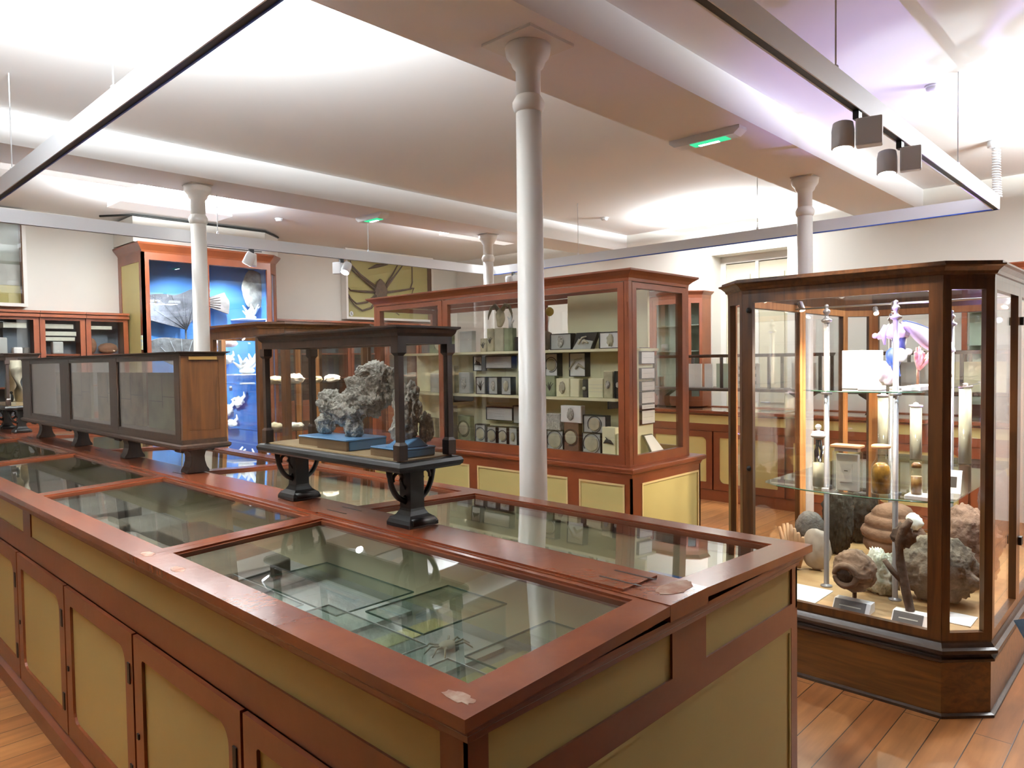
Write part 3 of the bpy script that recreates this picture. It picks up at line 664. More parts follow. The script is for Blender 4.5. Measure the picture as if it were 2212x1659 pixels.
# bones in the far-left case
t = thing('bone_specimen', 'large pale arched bone in the far-left glazed case', 'bone specimen', (1.56, 7.62, 1.274))
part('arched_bone', MB().tube([(1.56, 7.47, 1.31), (1.55, 7.42, 1.40), (1.55, 7.44, 1.54), (1.56, 7.56, 1.635), (1.57, 7.72, 1.60), (1.58, 7.86, 1.45), (1.58, 7.9, 1.32)], [.03, .035, .05, .055, .05, .045, .04], 12), BONE, t)
part('lower_bone', MB().tube([(1.53, 7.50, 1.29), (1.52, 7.58, 1.36), (1.52, 7.66, 1.37), (1.53, 7.74, 1.29)], [.016, .014, .014, .018], 8), BONE, t)
t = thing('bird_skeleton', 'small dark-and-white bird figure beside the arched bone', 'bird', (1.50, 7.46, 1.274))
part('body', MB().blob((1.50, 7.44, 1.335), (.016, .02, .036), .1, 2, 4, 3), BLKF, t); part('breast', MB().blob((1.488, 7.44, 1.335), (.012, .015, .03), .1, 2, 4, 3), CORAL, t)
part('head', MB().blob((1.498, 7.438, 1.38), (.012, .014, .012), .1, 2, 5, 3), BLKF, t); part('stand', MB().box(1.475, 1.525, 7.41, 7.47, 1.274, 1.298), BONE, t)

# long dark oak case on wooden pedestals
x0, x1, y0, y1, zb, ztp = 1.452, 1.712, 3.70, 6.92, 1.186, 1.668
t = thing('long_case', 'long dark oak case with three glazed front windows on wooden pedestals', 'glass display case', ((x0+x1)/2, (y0+y1)/2, 1.03))
part('base_plate', MB().mould(rect(x0+.02, x1-.02, y0+.02, y1-.02), [(0, zb-.024), (.014, zb-.022), (.022, zb-.012), (.022, zb), (.01, zb+.006)]), DARKY, t)
part('bottom_board', MB().box(x0+.014, x1-.014, y0+.014, y1-.014, zb+.006, zb+.03), DARKY, t)
part('top_board', MB().mould(rect(x0+.016, x1-.016, y0+.016, y1-.016), [(0, ztp-.022), (.004, ztp-.012), (.022, ztp-.004), (.022, ztp)]), DARKY, t)
ep = MB(); ep.box(x0+.016, x1-.016, y0+.016, y0+.034, zb+.03, ztp-.022)
ep.box(x0+.016, x0+.05, y0+.012, y0+.016, zb+.03, ztp-.022).box(x1-.05, x1-.016, y0+.012, y0+.016, zb+.03, ztp-.022).box(x0+.05, x1-.05, y0+.012, y0+.016, zb+.03, zb+.075).box(x0+.05, x1-.05, y0+.012, y0+.016, ztp-.045, ztp-.022)
part('end_panel', ep, OAK, t)
part('brass_strip', MB().box(x0+.055, x1-.06, y0+.008, y0+.012, ztp-.042, ztp-.026), pbr('old_brass', (.40, .24, .07), .5, .3), t)
part('far_end_panel', MB().box(x0+.016, x1-.016, y1-.034, y1-.016, zb+.03, ztp-.022), DARK, t)
wins = [(3.80, 4.66), (4.79, 5.62), (5.83, 6.66)]
for i, (a, b) in enumerate([(3.734, 3.80), (4.66, 4.79), (5.62, 5.83), (6.66, 6.886)]):
    part('front_stile', MB().box(x0+.014, x0+.034, a, b, zb+.03, ztp-.022), DARK, t)
for a, b in wins:
    part('window_glass', MB().box(x0+.022, x0+.026, a, b, zb+.045, ztp-.045), GLASS, t)
    part('window_rail', MB().box(x0+.016, x0+.032, a, b, zb+.03, zb+.05).box(x0+.016, x0+.032, a, b, ztp-.045, ztp-.022), DARK, t)
part('back_glass', MB().box(x1-.024, x1-.02, y0+.036, y1-.036, zb+.031, ztp-.023), GLASS, t)
for fy in (3.85, 4.78, 5.80, 6.74):
    z0, z1 = 1.0305 if fy > 2.43 else 1.031, zb-.0245
    h = z1-z0; xm = (x0+x1)/2
    half = [(.058, 0), (.058, .012), (.045, .03), (.036, .06), (.034, .085), (.040, .108), (.055, .118), (.070, .118), (.076, .108), (.086, .112), (.090, .122), (.118, .128), (.120, h)]
    pts = [(xm+a, z0+b) for a, b in half] + [(xm-a, z0+b) for a, b in reversed(half)]
    part('wooden_pedestal', MB().prism(pts, 'y', fy-.045, fy+.045).bevel(.004), DARK, t)
    half = [(.07, 0), (.07, .012), (.05, .04), (.046, .08), (.06, .12), (.11, .128), (.11, h)]
MAP = [pbr('old_sheet_a', (.32, .29, .17), .8, var=.6, vscale=7, col2=(.16, .15, .09)), pbr('old_sheet_b', (.25, .27, .16), .8, var=.6, vscale=6, col2=(.14, .14, .09)), pbr('old_sheet_c', (.30, .25, .15), .8, var=.6, vscale=8, col2=(.13, .10, .06))]
k = 0
labs = ['first, nearest the panelled end', 'second from the panelled end', 'third from the panelled end', 'fourth from the panelled end', 'fifth from the panelled end', 'last, at the far end']
for a, b in ((3.80, 4.22), (4.24, 4.70), (4.78, 5.22), (5.24, 5.66), (5.82, 6.24), (6.26, 6.70)):
    tt = thing('mounted_sheet', 'pale brownish specimen board standing in the long oak case, ' + labs[k], 'mounted board', (1.66, (a+b)/2, zb+.0305), 'specimen boards in the long oak case')
    part('board', MB().box(1.655, 1.675, a, b, zb+.0305, 1.555), MAP[k % 3], tt)
    ln = MB().box(1.6535, 1.6548, (a+b)/2-.002, (a+b)/2+.002, zb+.16, 1.545).box(1.6535, 1.6548, a+.02, (a+b)/2-.002, 1.41, 1.414).box(1.6535, 1.6548, (a+b)/2+.002, b-.02, 1.38, 1.384)
    part('dividing_line', ln, BLKF, tt); k += 1
# ------------------------------------------------------------------ tall red-brown cabinet in the middle
CX0, CX1, CY0, CY1 = 4.00, 4.92, 2.72, 5.68
UX0, UX1, UY0, UY1 = 4.035, 4.82, 2.755, 5.645
t = tall = thing('tall_cabinet', 'tall red-brown cabinet with cream base panels and glazed top full of specimens', 'display cabinet', ((CX0+CX1)/2, (CY0+CY1)/2, 0))
part('base_carcass', MB().box(CX0+.014, CX1-.014, CY0+.014, CY1-.014, .10, .80), RED, t)
part('plinth', MB().mould(rect(CX0, CX1, CY0, CY1), [(.02, 0), (.02, .08), (.008, .095), (0, .10)]), RED, t)
part('ledge', MB().mould(rect(CX0, CX1, CY0, CY1), [(0, .795), (.006, .81), (.012, .822), (.03, .832), (.034, .842), (.034, .858), (.026, .865)]), RED, t)
def panels(P, Q, z0, z1, splits, par):
    d = Vector((Q[0]-P[0], Q[1]-P[1])); L = d.length; d.normalize(); at = lambda s: (P[0]+d.x*s, P[1]+d.y*s)
    fr = MB(); pos = 0
    fr.seg(at(0), at(L), z0, z0+.06, .014).seg(at(0), at(L), z1-.05, z1, .014)
    for a, b in splits: fr.seg(at(pos), at(a), z0+.06, z1-.05, .014); pos = b
    fr.seg(at(pos), at(L), z0+.06, z1-.05, .014); part('base_frame', fr, RED, par)
    for a, b in splits:
        p = part('base_panel', MB().seg(at(a), at(b), z0+.06, z1-.05, .0138, -.004), CREAM, par)
        part('panel_moulding', sframe(at(a), at(b), z0+.06, z1-.05, .014, .014, .014, .004, .005), CREAMT, p)
# left long face runs from far end to near end
panels((CX0, CY1), (CX0, CY0), .10, .80, [(CY1-b, CY1-a) for a, b in ((5.27, 5.62), (4.31, 5.18), (3.27, 4.215), (2.775, 3.165))], t)
panels((CX0, CY0), (CX1, CY0), .10, .80, [(.12, .89)], t)
panels((CX1, CY0), (CX1, CY1), .10, .80, [(.1, .95), (1.05, 1.9), (2.0, 2.86)], t)
# upper frame
U = rect(UX0, UX1, UY0, UY1); zb, ztp = .865, 2.125
def uface(i, splits, par, w=.05, thick=.035):
    P, Q = U[i], U[(i+1) % 4]; d = Vector((Q[0]-P[0], Q[1]-P[1])); L = d.length; d.normalize(); at = lambda s: (P[0]+d.x*s, P[1]+d.y*s)
    for a, b in splits:
        s = part('sash_frame', sframe(at(a+.002), at(b-.002), zb+.012, ztp-.006, w, .04, .06, thick), RED, par)
        part('glass_pane', spane(at(a), at(b), zb+.012, ztp-.006, w, .04, .06, .02), GLASS, s)
    return at
uface(3, [(0.04, .98), (1.0, UY1-UY0-.04)], t)
uface(0, [(.04, UX1-UX0-.04)], t); uface(2, [(.04, UX1-UX0-.04)], t); uface(1, [(.04, 1.44), (1.45, UY1-UY0-.04)], t)
for (x, y) in ((UX0+.02, UY0+.02), (UX1-.02, UY0+.02), (UX0+.02, UY1-.02), (UX1-.02, UY1-.02)):
    part('corner_post', MB().box(x-.019, x+.019, y-.019, y+.019, zb+.0005, ztp-.001), RED, t)
part('centre_post', MB().box(UX0+.001, UX0+.034, UY1-.997-.003, UY1-.983, zb+.0005, ztp-.001), RED, t)
part('bottom_rail', MB().mould(U, [(0, zb), (0, zb+.0115), (-.035, zb+.0115), (-.035, zb)], cap=False), RED, t)
part('cornice', MB().mould(U, [(0, ztp), (.002, ztp+.02), (.010, ztp+.028), (.022, ztp+.040), (.048, ztp+.058), (.056, ztp+.064), (.056, ztp+.076), (-.03, ztp+.076), (-.03, ztp)], cap=False), RED, t)
part('roof_glass', MB().box(UX0+.031, UX1-.031, UY0+.031, UY1-.031, ztp+.06, ztp+.064), GLASS, t)
for z in (1.93, 1.03): part('hinge', MB().box(UX0-.004, UX0-.0002, UY0+.012, UY0+.022, z-.05, z+.05), RED, t)
part('hinge', MB().box(UX1+.0002, UX1+.008, UY0+.012, UY0+.026, 1.62, 1.84), pbr('dark_red', (.10, .015, .01), .4), t)
part('inner_floor', MB().box(UX0+.036, UX1-.036, UY0+.036, UY1-.036, zb+.0005, .896), CREAMI, t)
BY0, BY1 = 2.96, 5.50
part('centre_board', MB().box(4.425, 4.45, BY0, BY1, .8965, 1.655), CREAMI, t)
part('end_board', MB().box(4.40, 4.61, BY0-.022, BY0-.0005, .8965, 1.655), CREAMI, t)
part('upper_board', MB().box(4.425, 4.45, 2.86, 3.60, 1.6805, 2.10), CREAMI, t)
part('shelf', MB().box(4.17, 4.4245, BY0+.01, BY1, 1.297, 1.317).box(4.4505, 4.68, BY0+.01, BY1, 1.297, 1.317), CREAMI, t)
part('shelf', MB().box(4.19, 4.68, BY0-.03, BY1, 1.6555, 1.675), CREAMI, t)
part('shelf_bracket', MB().box(4.19, 4.424, 3.04, 3.05, 1.24, 1.2965), BLKF, t); part('shelf_bracket', MB().box(4.19, 4.424, 4.70, 4.71, 1.24, 1.2965), BLKF, t)
# specimen boxes -------------------------------------------------
OVAL = pbr('egg_cast', (.52, .48, .34), .7, var=.3, vscale=12, bump=.3); DK = pbr('dark_specimen', (.06, .05, .04), .7)
KHAKI = pbr('khaki_block', (.55, .50, .32), .85, var=.4, vscale=14); GRN = pbr('greenish_block', (.30, .34, .20), .85, var=.4, vscale=12); MID = pbr('mid_grey_sheet', (.50, .51, .48), .7, var=.15, vscale=9)
def motif(kind, x, yc, zc, s, par):
    m = MB()
    if kind == 'oval':
        m.blob((x-.006, yc, zc), (.008, s*.38, s*.36), .1, 2, 3, 3); part('cast', m, OVAL, par)
        r = MB().tube([(x-.004, yc+s*.47*math.cos(a), zc+s*.45*math.sin(a)) for a in [PI*1.8*i/16-.6 for i in range(17)]], .0025, 5); part('outline', r, DK, par)
    elif kind == 'bird':
        m.tube([(x-.005, yc+s*.35, zc-s*.1), (x-.008, yc+s*.1, zc+s*.05), (x-.008, yc-s*.15, zc+s*.02), (x-.005, yc-s*.4, zc-s*.12)], [.002, s*.13, s*.12, .002], 8); m.tube([(x-.006, yc, zc+.01), (x-.006, yc+s*.2, zc+s*.3)], [.006, .002], 6); part('specimen', m, DK, par)
    elif kind == 'fossil':
        m.blob((x-.006, yc, zc), (.008, s*.22, s*.34), .35, 3, int(yc*100) % 17, 3); part('specimen', m, STONE if int(yc*100) % 2 else OVAL, par)
    elif kind == 'lines':
        for q in (.18, .0, -.2): m.box(x-.0012, x-.0002, yc-s*.5, yc+s*.5, zc+s*q, zc+s*q+.0015)
        part('print_line', m, MID, par)
    elif kind == 'branch':
        for a in (.4, 1.1, 1.7, 2.4): m.tube([(x-.004, yc, zc-s*.35), (x-.005, yc+s*.22*math.cos(a), zc-s*.1+s*.2*math.sin(a)), (x-.004, yc+s*.45*math.cos(a+.2), zc+s*.35*math.sin(a))], [.004, .003, .0015], 5)
        part('branch', m, DK, par)
    elif kind == 'bones':
        m.tube([(x-.006, yc+s*.5, zc-s*.25), (x-.008, yc+s*.1, zc+s*.22), (x-.006, yc-s*.3, zc+s*.3)], [.006, .008, .005], 6)
        m.tube([(x-.006, yc+s*.1, zc-s*.2), (x-.008, yc-s*.1, zc), (x-.006, yc-s*.45, zc-s*.2)], [.008, .014, .006], 6); part('skeleton', m, BONE, par)
def sbox(y0, y1, z0, z1, xf, kind, m, label, grp, deep=.055, fr=True, sheet=None, tilt=0):
    # y,z were measured on the plane X = 4.25; move them out to the plane xf
    k = xf/4.25; y0, y1 = y0*k, y1*k
    if tilt >= 0: z0, z1 = z0, 1.6+(z1-1.6)*k
    tt = thing('specimen_box', label, 'specimen box', (xf+deep/2, (y0+y1)/2, z0), grp)
    if fr:
        w = .006; b = MB().box(xf+.004, xf+deep, y0, y1, z0, z1)
        b.box(xf-.004, xf+.004, y0, y0+w, z0, z1).box(xf-.004, xf+.004, y1-w, y1, z0, z1).box(xf-.004, xf+.004, y0+w, y1-w, z0, z0+w).box(xf-.004, xf+.004, y0+w, y1-w, z1-w, z1)
        part('box_frame', b, BLKF, tt); part('backing_sheet', MB().box(xf+.002, xf+.0038, y0+w, y1-w, z0+w, z1-w), sheet or CARD, tt)
    else: part('block', MB().box(xf+.001, xf+deep, y0, y1, z0, z1).bevel(.004), sheet or KHAKI, tt)
    if kind: motif(kind, xf+.001, (y0+y1)/2, (z0+z1)/2, min(y1-y0, z1-z0), tt)
    return tt
S1, S2, S3 = 1.6755, 1.3175, .8965
G1, G2, G3 = 'specimens on the top shelf of the tall cabinet', 'specimens on the middle shelf of the tall cabinet', 'specimens on the cabinet floor'
top = [(3.425, 3.635, 1.80, 4.25, 'fossil', 1, 'grey-backed black box on the top shelf just right of the white column', MID),
 (2.964, 3.163, 1.797, 4.25, 'fossil', 1, 'wide black box at the right end of the top shelf', None)]
for a, b, c, x, k, f, l, s in top: sbox(a, b, S1, c, x, k, 0, l, G1, sheet=s)
for a, b, c, l, m in ((4.35, 4.423, 1.79, 'small tan block at the left of the top shelf', KHAKI), (4.263, 4.34, 1.87, 'taller tan block next to the skull stand', KHAKI), (4.148, 4.25, 1.872, 'tan block directly under the horned skull', OVAL), (4.042, 4.139, 1.865, 'grey-brown block right of the skull stand', GRN), (3.93, 4.02, 1.79, 'black base half hidden by the white column on the top shelf', BLKF)):
    sbox(a, b, S1, c, 4.25, 'branch' if m is KHAKI else None, 0, l, G1, fr=False, sheet=m)
# tilted tray with a skeleton
tt = thing('specimen_box', 'tilted dark tray holding a small pale skeleton on the top shelf', 'specimen box', (4.28, 3.31, S1), G1)
bm_ = MB(); pts = [(3.424, S1), (3.245, S1), (3.185, 1.80), (3.385, 1.80)]
bm_.prism(pts, 'x', 4.26, 4.30); part('tray', bm_, BLKF, tt)
part('pale_sheet', MB().prism([(3.42, S1+.002), (3.25, S1+.002), (3.225, 1.735), (3.36, 1.755)], 'x', 4.256, 4.2598), MID, tt); motif('bones', 4.255, 3.31, 1.74, .10, tt)
# horned skull and white coral on the blocks
tt = thing('horned_skull', 'pale horned antelope skull standing on the tan blocks', 'skull', (4.28, 4.19, 1.874), None)
def skf(q): return Vector((q.x, q.y*(1+.9*q.z/.1*.35), q.z))
zs = 1.8675
part('skull', MB().blob((4.275, 4.20, 1.955), (.035, .042, .075), .12, 1.6, 4, 3, skf), KHAKI, tt)
part('muzzle', MB().tube([(4.27, 4.20, 1.935), (4.262, 4.20, 1.885), (4.26, 4.20, 1.879)], [.032, .02, .012], 10), KHAKI, tt)
for s in (1, -1):
    part('horn', MB().tube([(4.275, 4.20+s*.025, 2.02), (4.275, 4.20+s*.06, 2.06), (4.275, 4.20+s*.105, 2.045), (4.272, 4.20+s*.135, 1.98), (4.27, 4.20+s*.14, 1.945)], [.02, .019, .015, .008, .002], 10), pbr('horn', (.25, .22, .13), .5, var=.4, vscale=20), tt)
solo('coral', MB().tube([(4.28, 4.085, 1.8675), (4.28, 4.09, 1.93), (4.275, 4.06, 1.98)], [.02, .016, .006], 8).tube([(4.28, 4.088, 1.90), (4.28, 4.12, 1.96)], [.014, .005], 8).tube([(4.28, 4.088, 1.90), (4.28, 4.05, 1.93)], [.014, .006], 8), CORAL, 'white branching coral right of the horned skull', 'coral')
tt = thing('amber_sphere', 'small golden glass globe on a dark rock next to the column', 'glass globe', (4.32, 3.62, S1), None)
part('rock', MB().blob((4.42-.08, 3.76, 1.755), (.05, .06, .075), .25, 2, 8, 3).rest(S1), pbr('brown_rock', (.22, .15, .10), .8, var=.5, vscale=14), tt); part('stem', MB().tube([(4.34, 3.745, 1.80), (4.34, 3.72, 1.95)], .003, 6), STEEL, tt)
part('globe', MB().blob((4.34, 3.715, 1.982), (.034, .034, .036), .05, 1, 2, 3), pbr('amber', (.45, .30, .06), .15, .4), tt)
# hung on the boards above the middle shelf
for a, b, c, d_, k, l in ((4.40, 4.51, 1.512, 1.64, 'bird', 'square black box with a dark bird on the board, left of the wide frame'), (4.05, 4.36, 1.533, 1.64, 'lines', 'wide black-framed sheet hung above the middle shelf'), (3.562, 3.69, 1.472, 1.652, 'oval', 'black box hung right of the column under the top shelf'), (3.291, 3.447, 1.47, 1.652, 'bones', 'black box with a pale claw-like specimen under the top shelf')):
    k_ = 4.365/4.25
    sbox(a, b, 1.6+(c-1.6)*k_, min(d_, 1.652) if d_ > 1.65 else d_, 4.365, k, 0, l, 'black boxes hung under the top shelf', deep=.0595, tilt=-1)
mid = [(4.365, 4.482, 1.463, 'branch', 'leftmost black box seen on the middle shelf, with a twig-like specimen'), (4.217, 4.33, 1.464, 'fossil', 'second black box on the middle shelf, with a pale shell'), (4.061, 4.179, 1.464, 'fossil', 'third black box on the middle shelf, left of the column')]
for a, b, c, k, l in mid: sbox(a, b, S2, c, 4.21, k, 0, l, G2, sheet=MID)
for a, b, c, l, m, k in ((3.93, 3.99, 1.515, 'greenish block by the left edge of the column on the middle shelf', GRN, None), (3.596, 3.694, 1.475, 'green block with a dark twig on the middle shelf', GRN, 'branch'), (3.452, 3.583, 1.456, 'square cream jar on the middle shelf', CREAMI, 'fossil'), (3.357, 3.444, 1.455, 'narrow cream jar beside the square one', CREAMI, None), (3.283, 3.325, 1.45, 'narrow dark box between cream jars', DK, 'oval'), (3.136, 3.272, 1.458, 'wide cream box on the middle shelf', CREAMI, 'lines'), (3.049, 3.129, 1.514, 'tall cream box near the right end of the middle shelf', KHAKI, 'fossil')):
    sbox(a, b, S2, c, 4.21, k, 0, l, G2, fr=False, sheet=m)
sbox(2.975, 3.03, S2, 1.512, 4.21, 'fossil', 0, 'black box at the right end of the middle shelf', G2, sheet=BLKF)
low = [(4.373, 4.498, 1.056, 'oval', 'leftmost black box with a pale oval cast on the cabinet floor'), (4.243, 4.358, 1.046, 'oval', 'second black box from the left on the cabinet floor'), (4.116, 4.222, 1.049, 'oval', 'third black box from the left on the cabinet floor'), (4.0, 4.10, 1.052, 'fossil', 'fourth black box on the cabinet floor, half behind the column'), (3.513, 3.684, 1.057, 'oval', 'black box with an oval cast on the floor just right of the column'), (3.155, 3.33, 1.054, 'oval', 'lower of the two stacked oval-cast boxes')]
for a, b, c, k, l in low: sbox(a, b, S3, c, 4.22, k, 0, l, G3, sheet=MID)
sbox(3.107, 3.319, 1.0555, 1.185, 4.22, 'oval', 0, 'upper of the two stacked oval-cast boxes', G3, sheet=MID)
sbox(4.05, 4.36, 1.085, 1.21, 4.365, 'lines', 0, 'wide black-framed sheet hung low above the oval casts', 'black boxes hung under the middle shelf', deep=.0595)
sbox(3.96, 4.045, 1.07, 1.23, 4.365, None, 0, 'grey framed sheet beside the low wide sheet', 'black boxes hung under the middle shelf', deep=.0595, sheet=GREYB)
for a, b, z0, c, l, m, k in ((3.547, 3.688, 1.0575, 1.18, 'rough grey slab stacked on an oval-cast box', STONE, None), (3.367, 3.51, S3, 1.123, 'brown box with a tan fossil on the cabinet floor', BROWN, 'oval'), (3.34, 3.54, 1.1235, 1.249, 'white tray standing on the brown box', CARD, 'fossil'), (3.03, 3.148, S3, 1.103, 'tall cream block with a dark shell on the floor', CREAMI, 'bird'), (2.965, 3.02, S3, 1.061, 'small cream block at the right end of the floor', CREAMI, None)):
    sbox(a, b, z0, c, 4.20, k, 0, l, G3, fr=False, sheet=m)
# boxes on the end board (face -Y)
def endbox(x0_, x1_, z0, z1, label, i):
    y = BY0-.0225; tt = thing('specimen_box', label, 'specimen box', ((x0_+x1_)/2, y-.01, z0), 'small boxes up the end board of the tall cabinet')
    part('box_frame', MB().box(x0_, x1_, y-.022, y, z0, z1), BLKF, tt); part('backing_sheet', MB().box(x0_+.004, x1_-.004, y-.0235, y-.0222, z0+.005, z1-.005), CARD, tt)
    part('print_line', MB().box(x0_+.02, x1_-.03, y-.0242, y-.0237, (z0+z1)/2-.001, (z0+z1)/2+.001), MID, tt)
for i, (z0, z1, l) in enumerate(((1.559, 1.652, 'topmost box on the end board below the top shelf'), (1.451, 1.531, 'second box down on the end board'), (1.361, 1.433, 'third box down on the end board'), (1.268, 1.357, 'fourth box down on the end board'), (1.225, 1.264, 'thinnest box on the end board'), (1.117, 1.221, 'lowest framed box on the end board'))): endbox(4.425, 4.60, z0, z1, l, i)
for z0, z1, y, l in ((S1, 1.754, 2.935, 'small pale framed box at the end of the top shelf'), (1.7545, 1.836, 2.94, 'small framed dark picture standing on another box')):
    tt = thing('specimen_box', l, 'specimen box', (4.51, y, z0), G1); part('box_frame', MB().box(4.455, 4.565, y, y+.02, z0+.0006, z1), BLKF, tt); part('backing_sheet', MB().box(4.46, 4.56, y-.0015, y-.0002, z0+.005, z1-.005), CARD, tt)
tt = thing('specimen_box', 'black-framed box leaning against the foot of the end board', 'specimen box', (4.5, 2.88, S3))
part('box_frame', MB().hexa([(4.44, 2.835, S3), (4.62, 2.835, S3), (4.62, 2.85, S3), (4.44, 2.85, S3)], [(4.44, 2.915, 1.04), (4.56, 2.915, 1.04), (4.56, 2.93, 1.04), (4.44, 2.93, 1.04)]), BLKF, tt)
part('backing_sheet', MB().hexa([(4.448, 2.8335, S3+.008), (4.612, 2.8335, S3+.008), (4.612, 2.8385, S3+.008), (4.448, 2.8385, S3+.008)], [(4.448, 2.909, 1.034), (4.553, 2.909, 1.034), (4.553, 2.914, 1.034), (4.448, 2.914, 1.034)]), CARD, tt)
# left bay, seen through the small case
lb = [(4.66, 4.80, S2, 1.50, 'grey block on the middle shelf right of the centre post'), (4.86, 4.98, S2, 1.56, 'tall grey block on the middle shelf of the left bay'), (5.06, 5.2, S2, 1.49, 'low grey block on the middle shelf of the left bay'), (4.66, 4.82, S3, 1.12, 'grey block on the floor of the left bay near the centre post'), (4.88, 5.08, S3, 1.2, 'tall block on the floor of the left bay'), (5.14, 5.36, S3, 1.08, 'wide block on the floor of the left bay'), (4.62, 4.78, S1, 1.86, 'pale block on the top shelf of the left bay'), (4.9, 5.2, S1, 1.84, 'wide pale block on the top shelf of the left bay')]
for i, (a, b, z0, z1, l) in enumerate(lb): sbox(a*.98, b*.98, z0, z1, 4.23, ['fossil', 'branch', None, 'oval'][i % 4], 0, l, 'specimens in the left bay of the tall cabinet', fr=False, sheet=[MID, KHAKI, GREYB, GRN][i % 4])
# ------------------------------------------------------------------ octagonal oak case
def octa(x0, x1, y0, y1, c): return [(x0, y1-c), (x0, y0+c), (x0+c, y0), (x1-c, y0), (x1, y0+c), (x1, y1-c), (x1-c, y1), (x0+c, y1)]
CARV = woodmat('oak_inner_floor', (.36, .22, .10), (.48, .31, .15), .5, 'y', .6, bump=.04, coat=0)
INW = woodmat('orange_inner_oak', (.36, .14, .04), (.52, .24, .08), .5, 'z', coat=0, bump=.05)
def octagon_case(x0, x1, y0, y1, c, zt_, label, splitsR, splitsL, dark=OAK):
    O = octa(x0, x1, y0, y1, c); t = thing('octagonal_case', label, 'display case', ((x0+x1)/2, (y0+y1)/2, 0), 'large oak cases with chamfered corners')
    part('floor_strip', MB().mould(O, [(.012, 0), (.012, .012), (0, .018)]), DARK, t)
    part('plinth', MB().mould(O, [(-.004, .018), (-.004, .245)]), OAKX, t)
    part('base_moulding', MB().mould(O, [(.0, .2452), (.012, .252), (.012, .262), (.0, .268), (-.004, .276), (.014, .284), (.024, .292), (.024, .306), (.010, .314), (.004, .325), (-.002, .333), (-.002, .342)]), DARKY, t)
    part('inner_floor', MB().mould(O, [(-.04, .3422), (-.04, .362)]), CARV, t)
    z0, z1 = .3425, zt_-.075
    def face(i, w, splits=None):
        P, Q = O[i], O[(i+1) % 8]; d = Vector((Q[0]-P[0], Q[1]-P[1])); L = d.length; d.normalize(); at = lambda s: (P[0]+d.x*s, P[1]+d.y*s)
        for a, b in (splits or [(0, L)]):
            s = part('side_frame', sframe(at(a+.001), at(b-.001), z0, z1, w, .045, .035, .03), dark, t)
            part('glass_pane', spane(at(a), at(b), z0, z1, w, .045, .035, .016), GLASS, s)
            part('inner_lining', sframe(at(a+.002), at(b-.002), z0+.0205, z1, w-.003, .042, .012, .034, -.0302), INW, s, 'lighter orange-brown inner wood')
    face(0, .055); face(4, .055)
    for i in (1, 3, 5, 7): face(i, .036)
    face(2, .045, splitsR); face(6, .045, splitsL)
    part('cornice', MB().mould(O, [(0, z1), (.002, z1+.018), (.010, z1+.022), (.016, z1+.034), (.034, z1+.050), (.046, z1+.056), (.046, z1+.062), (.03, z1+.064), (.03, z1+.075), (-.035, z1+.075), (-.035, z1)], cap=False), dark, t)
    part('roof_glass', MB().mould(octa(x0+.034, x1-.034, y0+.034, y1-.034, c), [(0, z1+.066), (0, z1+.070)]), GLASS, t)
    return t
L_ = 5.6-3.536-.32
oc = octagon_case(3.536, 5.60, .63, 1.87, .16, 2.0, 'large brown oak case with chamfered corners standing on the floorboards at right', [(0, .62), (.62, L_)], [(0, L_-.96), (L_-.96, L_)])
for (x, y, z) in ((4.33, .622, 1.76), (4.33, .622, .66)): part('hinge', MB().box(x-.012, x+.03, y-.006, y+.0075, z-.02, z+.02), BLKF, oc)
for z in (1.84, 1.02): part('lock', MB().lathe([(.008, z-.012), (.012, z-.004), (.012, z+.006), (.006, z+.014)], 3.53, 1.672, 12), BLK, oc)
# glass shelves on metal rods
RODS = [(3.92, 1.083), (3.92, 1.42), (5.14, 1.10), (5.14, 1.45)]
t = thing('shelf_stand', 'two glass shelves on four metal rods with turned finials inside the octagonal case', 'shelf stand', (4.45, 1.25, .3625))
RODM = pbr('rod_metal', (.40, .40, .42), .35, .6)
for (x, y) in RODS:
    r = part('rod', MB().lathe([(.030, .3625), (.030, .368), (.015, .374), (.0135, .38), (.0135, 1.775)], x, y, 16), RODM, t)
    part('finial', MB().lathe([(.0135, 1.775), (.026, 1.782), (.028, 1.792), (.016, 1.80), (.010, 1.806), (.009, 1.82), (.017, 1.828), (.019, 1.838), (.012, 1.848), (.006, 1.852), (.011, 1.861), (.009, 1.871), (0, 1.876)], x, y, 16), RODM, r)
    part('clamp', MB().lathe([(.026, 1.396), (.028, 1.402), (.028, 1.4105)], x, y, 16), RODM, r); part('clamp', MB().lathe([(.026, .896), (.028, .902), (.028, .9105)], x, y, 16), RODM, r)
def bow(xf, x1, ya, yb, c, s=.03):
    pts = [(xf+.05-s*0+ -.05*math.sin(PI*i/10), yb-c-(yb-c-ya-c)*i/10) for i in range(11)]
    return pts + [(xf+.05+c*.8, ya), (x1, ya), (x1, yb), (xf+.05+c*.8, yb)]
SHG = glassmat('shelf_glass', (.80, .86, .88), 1.0)
part('lower_shelf', MB().prism(bow(3.655, 5.42, .80, 1.70, .10), 'z', .911, .919), SHG, t); part('shelf_edge', MB().tube([(p[0]-.001, p[1], .915) for p in bow(3.655, 5.42, .80, 1.70, .10)[:12]], .0035, 6), GEDGE, t)
part('upper_shelf', MB().prism(bow(3.84, 5.22, .97, 1.55, .06), 'z', 1.411, 1.418), SHG, t); part('shelf_edge', MB().tube([(p[0]-.001, p[1], 1.4145) for p in bow(3.84, 5.22, .97, 1.55, .06)[:12]], .003, 6), GEDGE, t)
LS, US, BS = .9195, 1.4185, .3625
AMB = pbr('amber_specimens', (.62, .30, .03), .35, var=.7, vscale=22, col2=(.12, .05, .01)); OR = pbr('orange_lid', (.80, .45, .22), .5)
FROST = pbr('frosted_liquid', (.60, .58, .46), .3); WHS = pbr('white_label_board', (.78, .77, .72), .5)
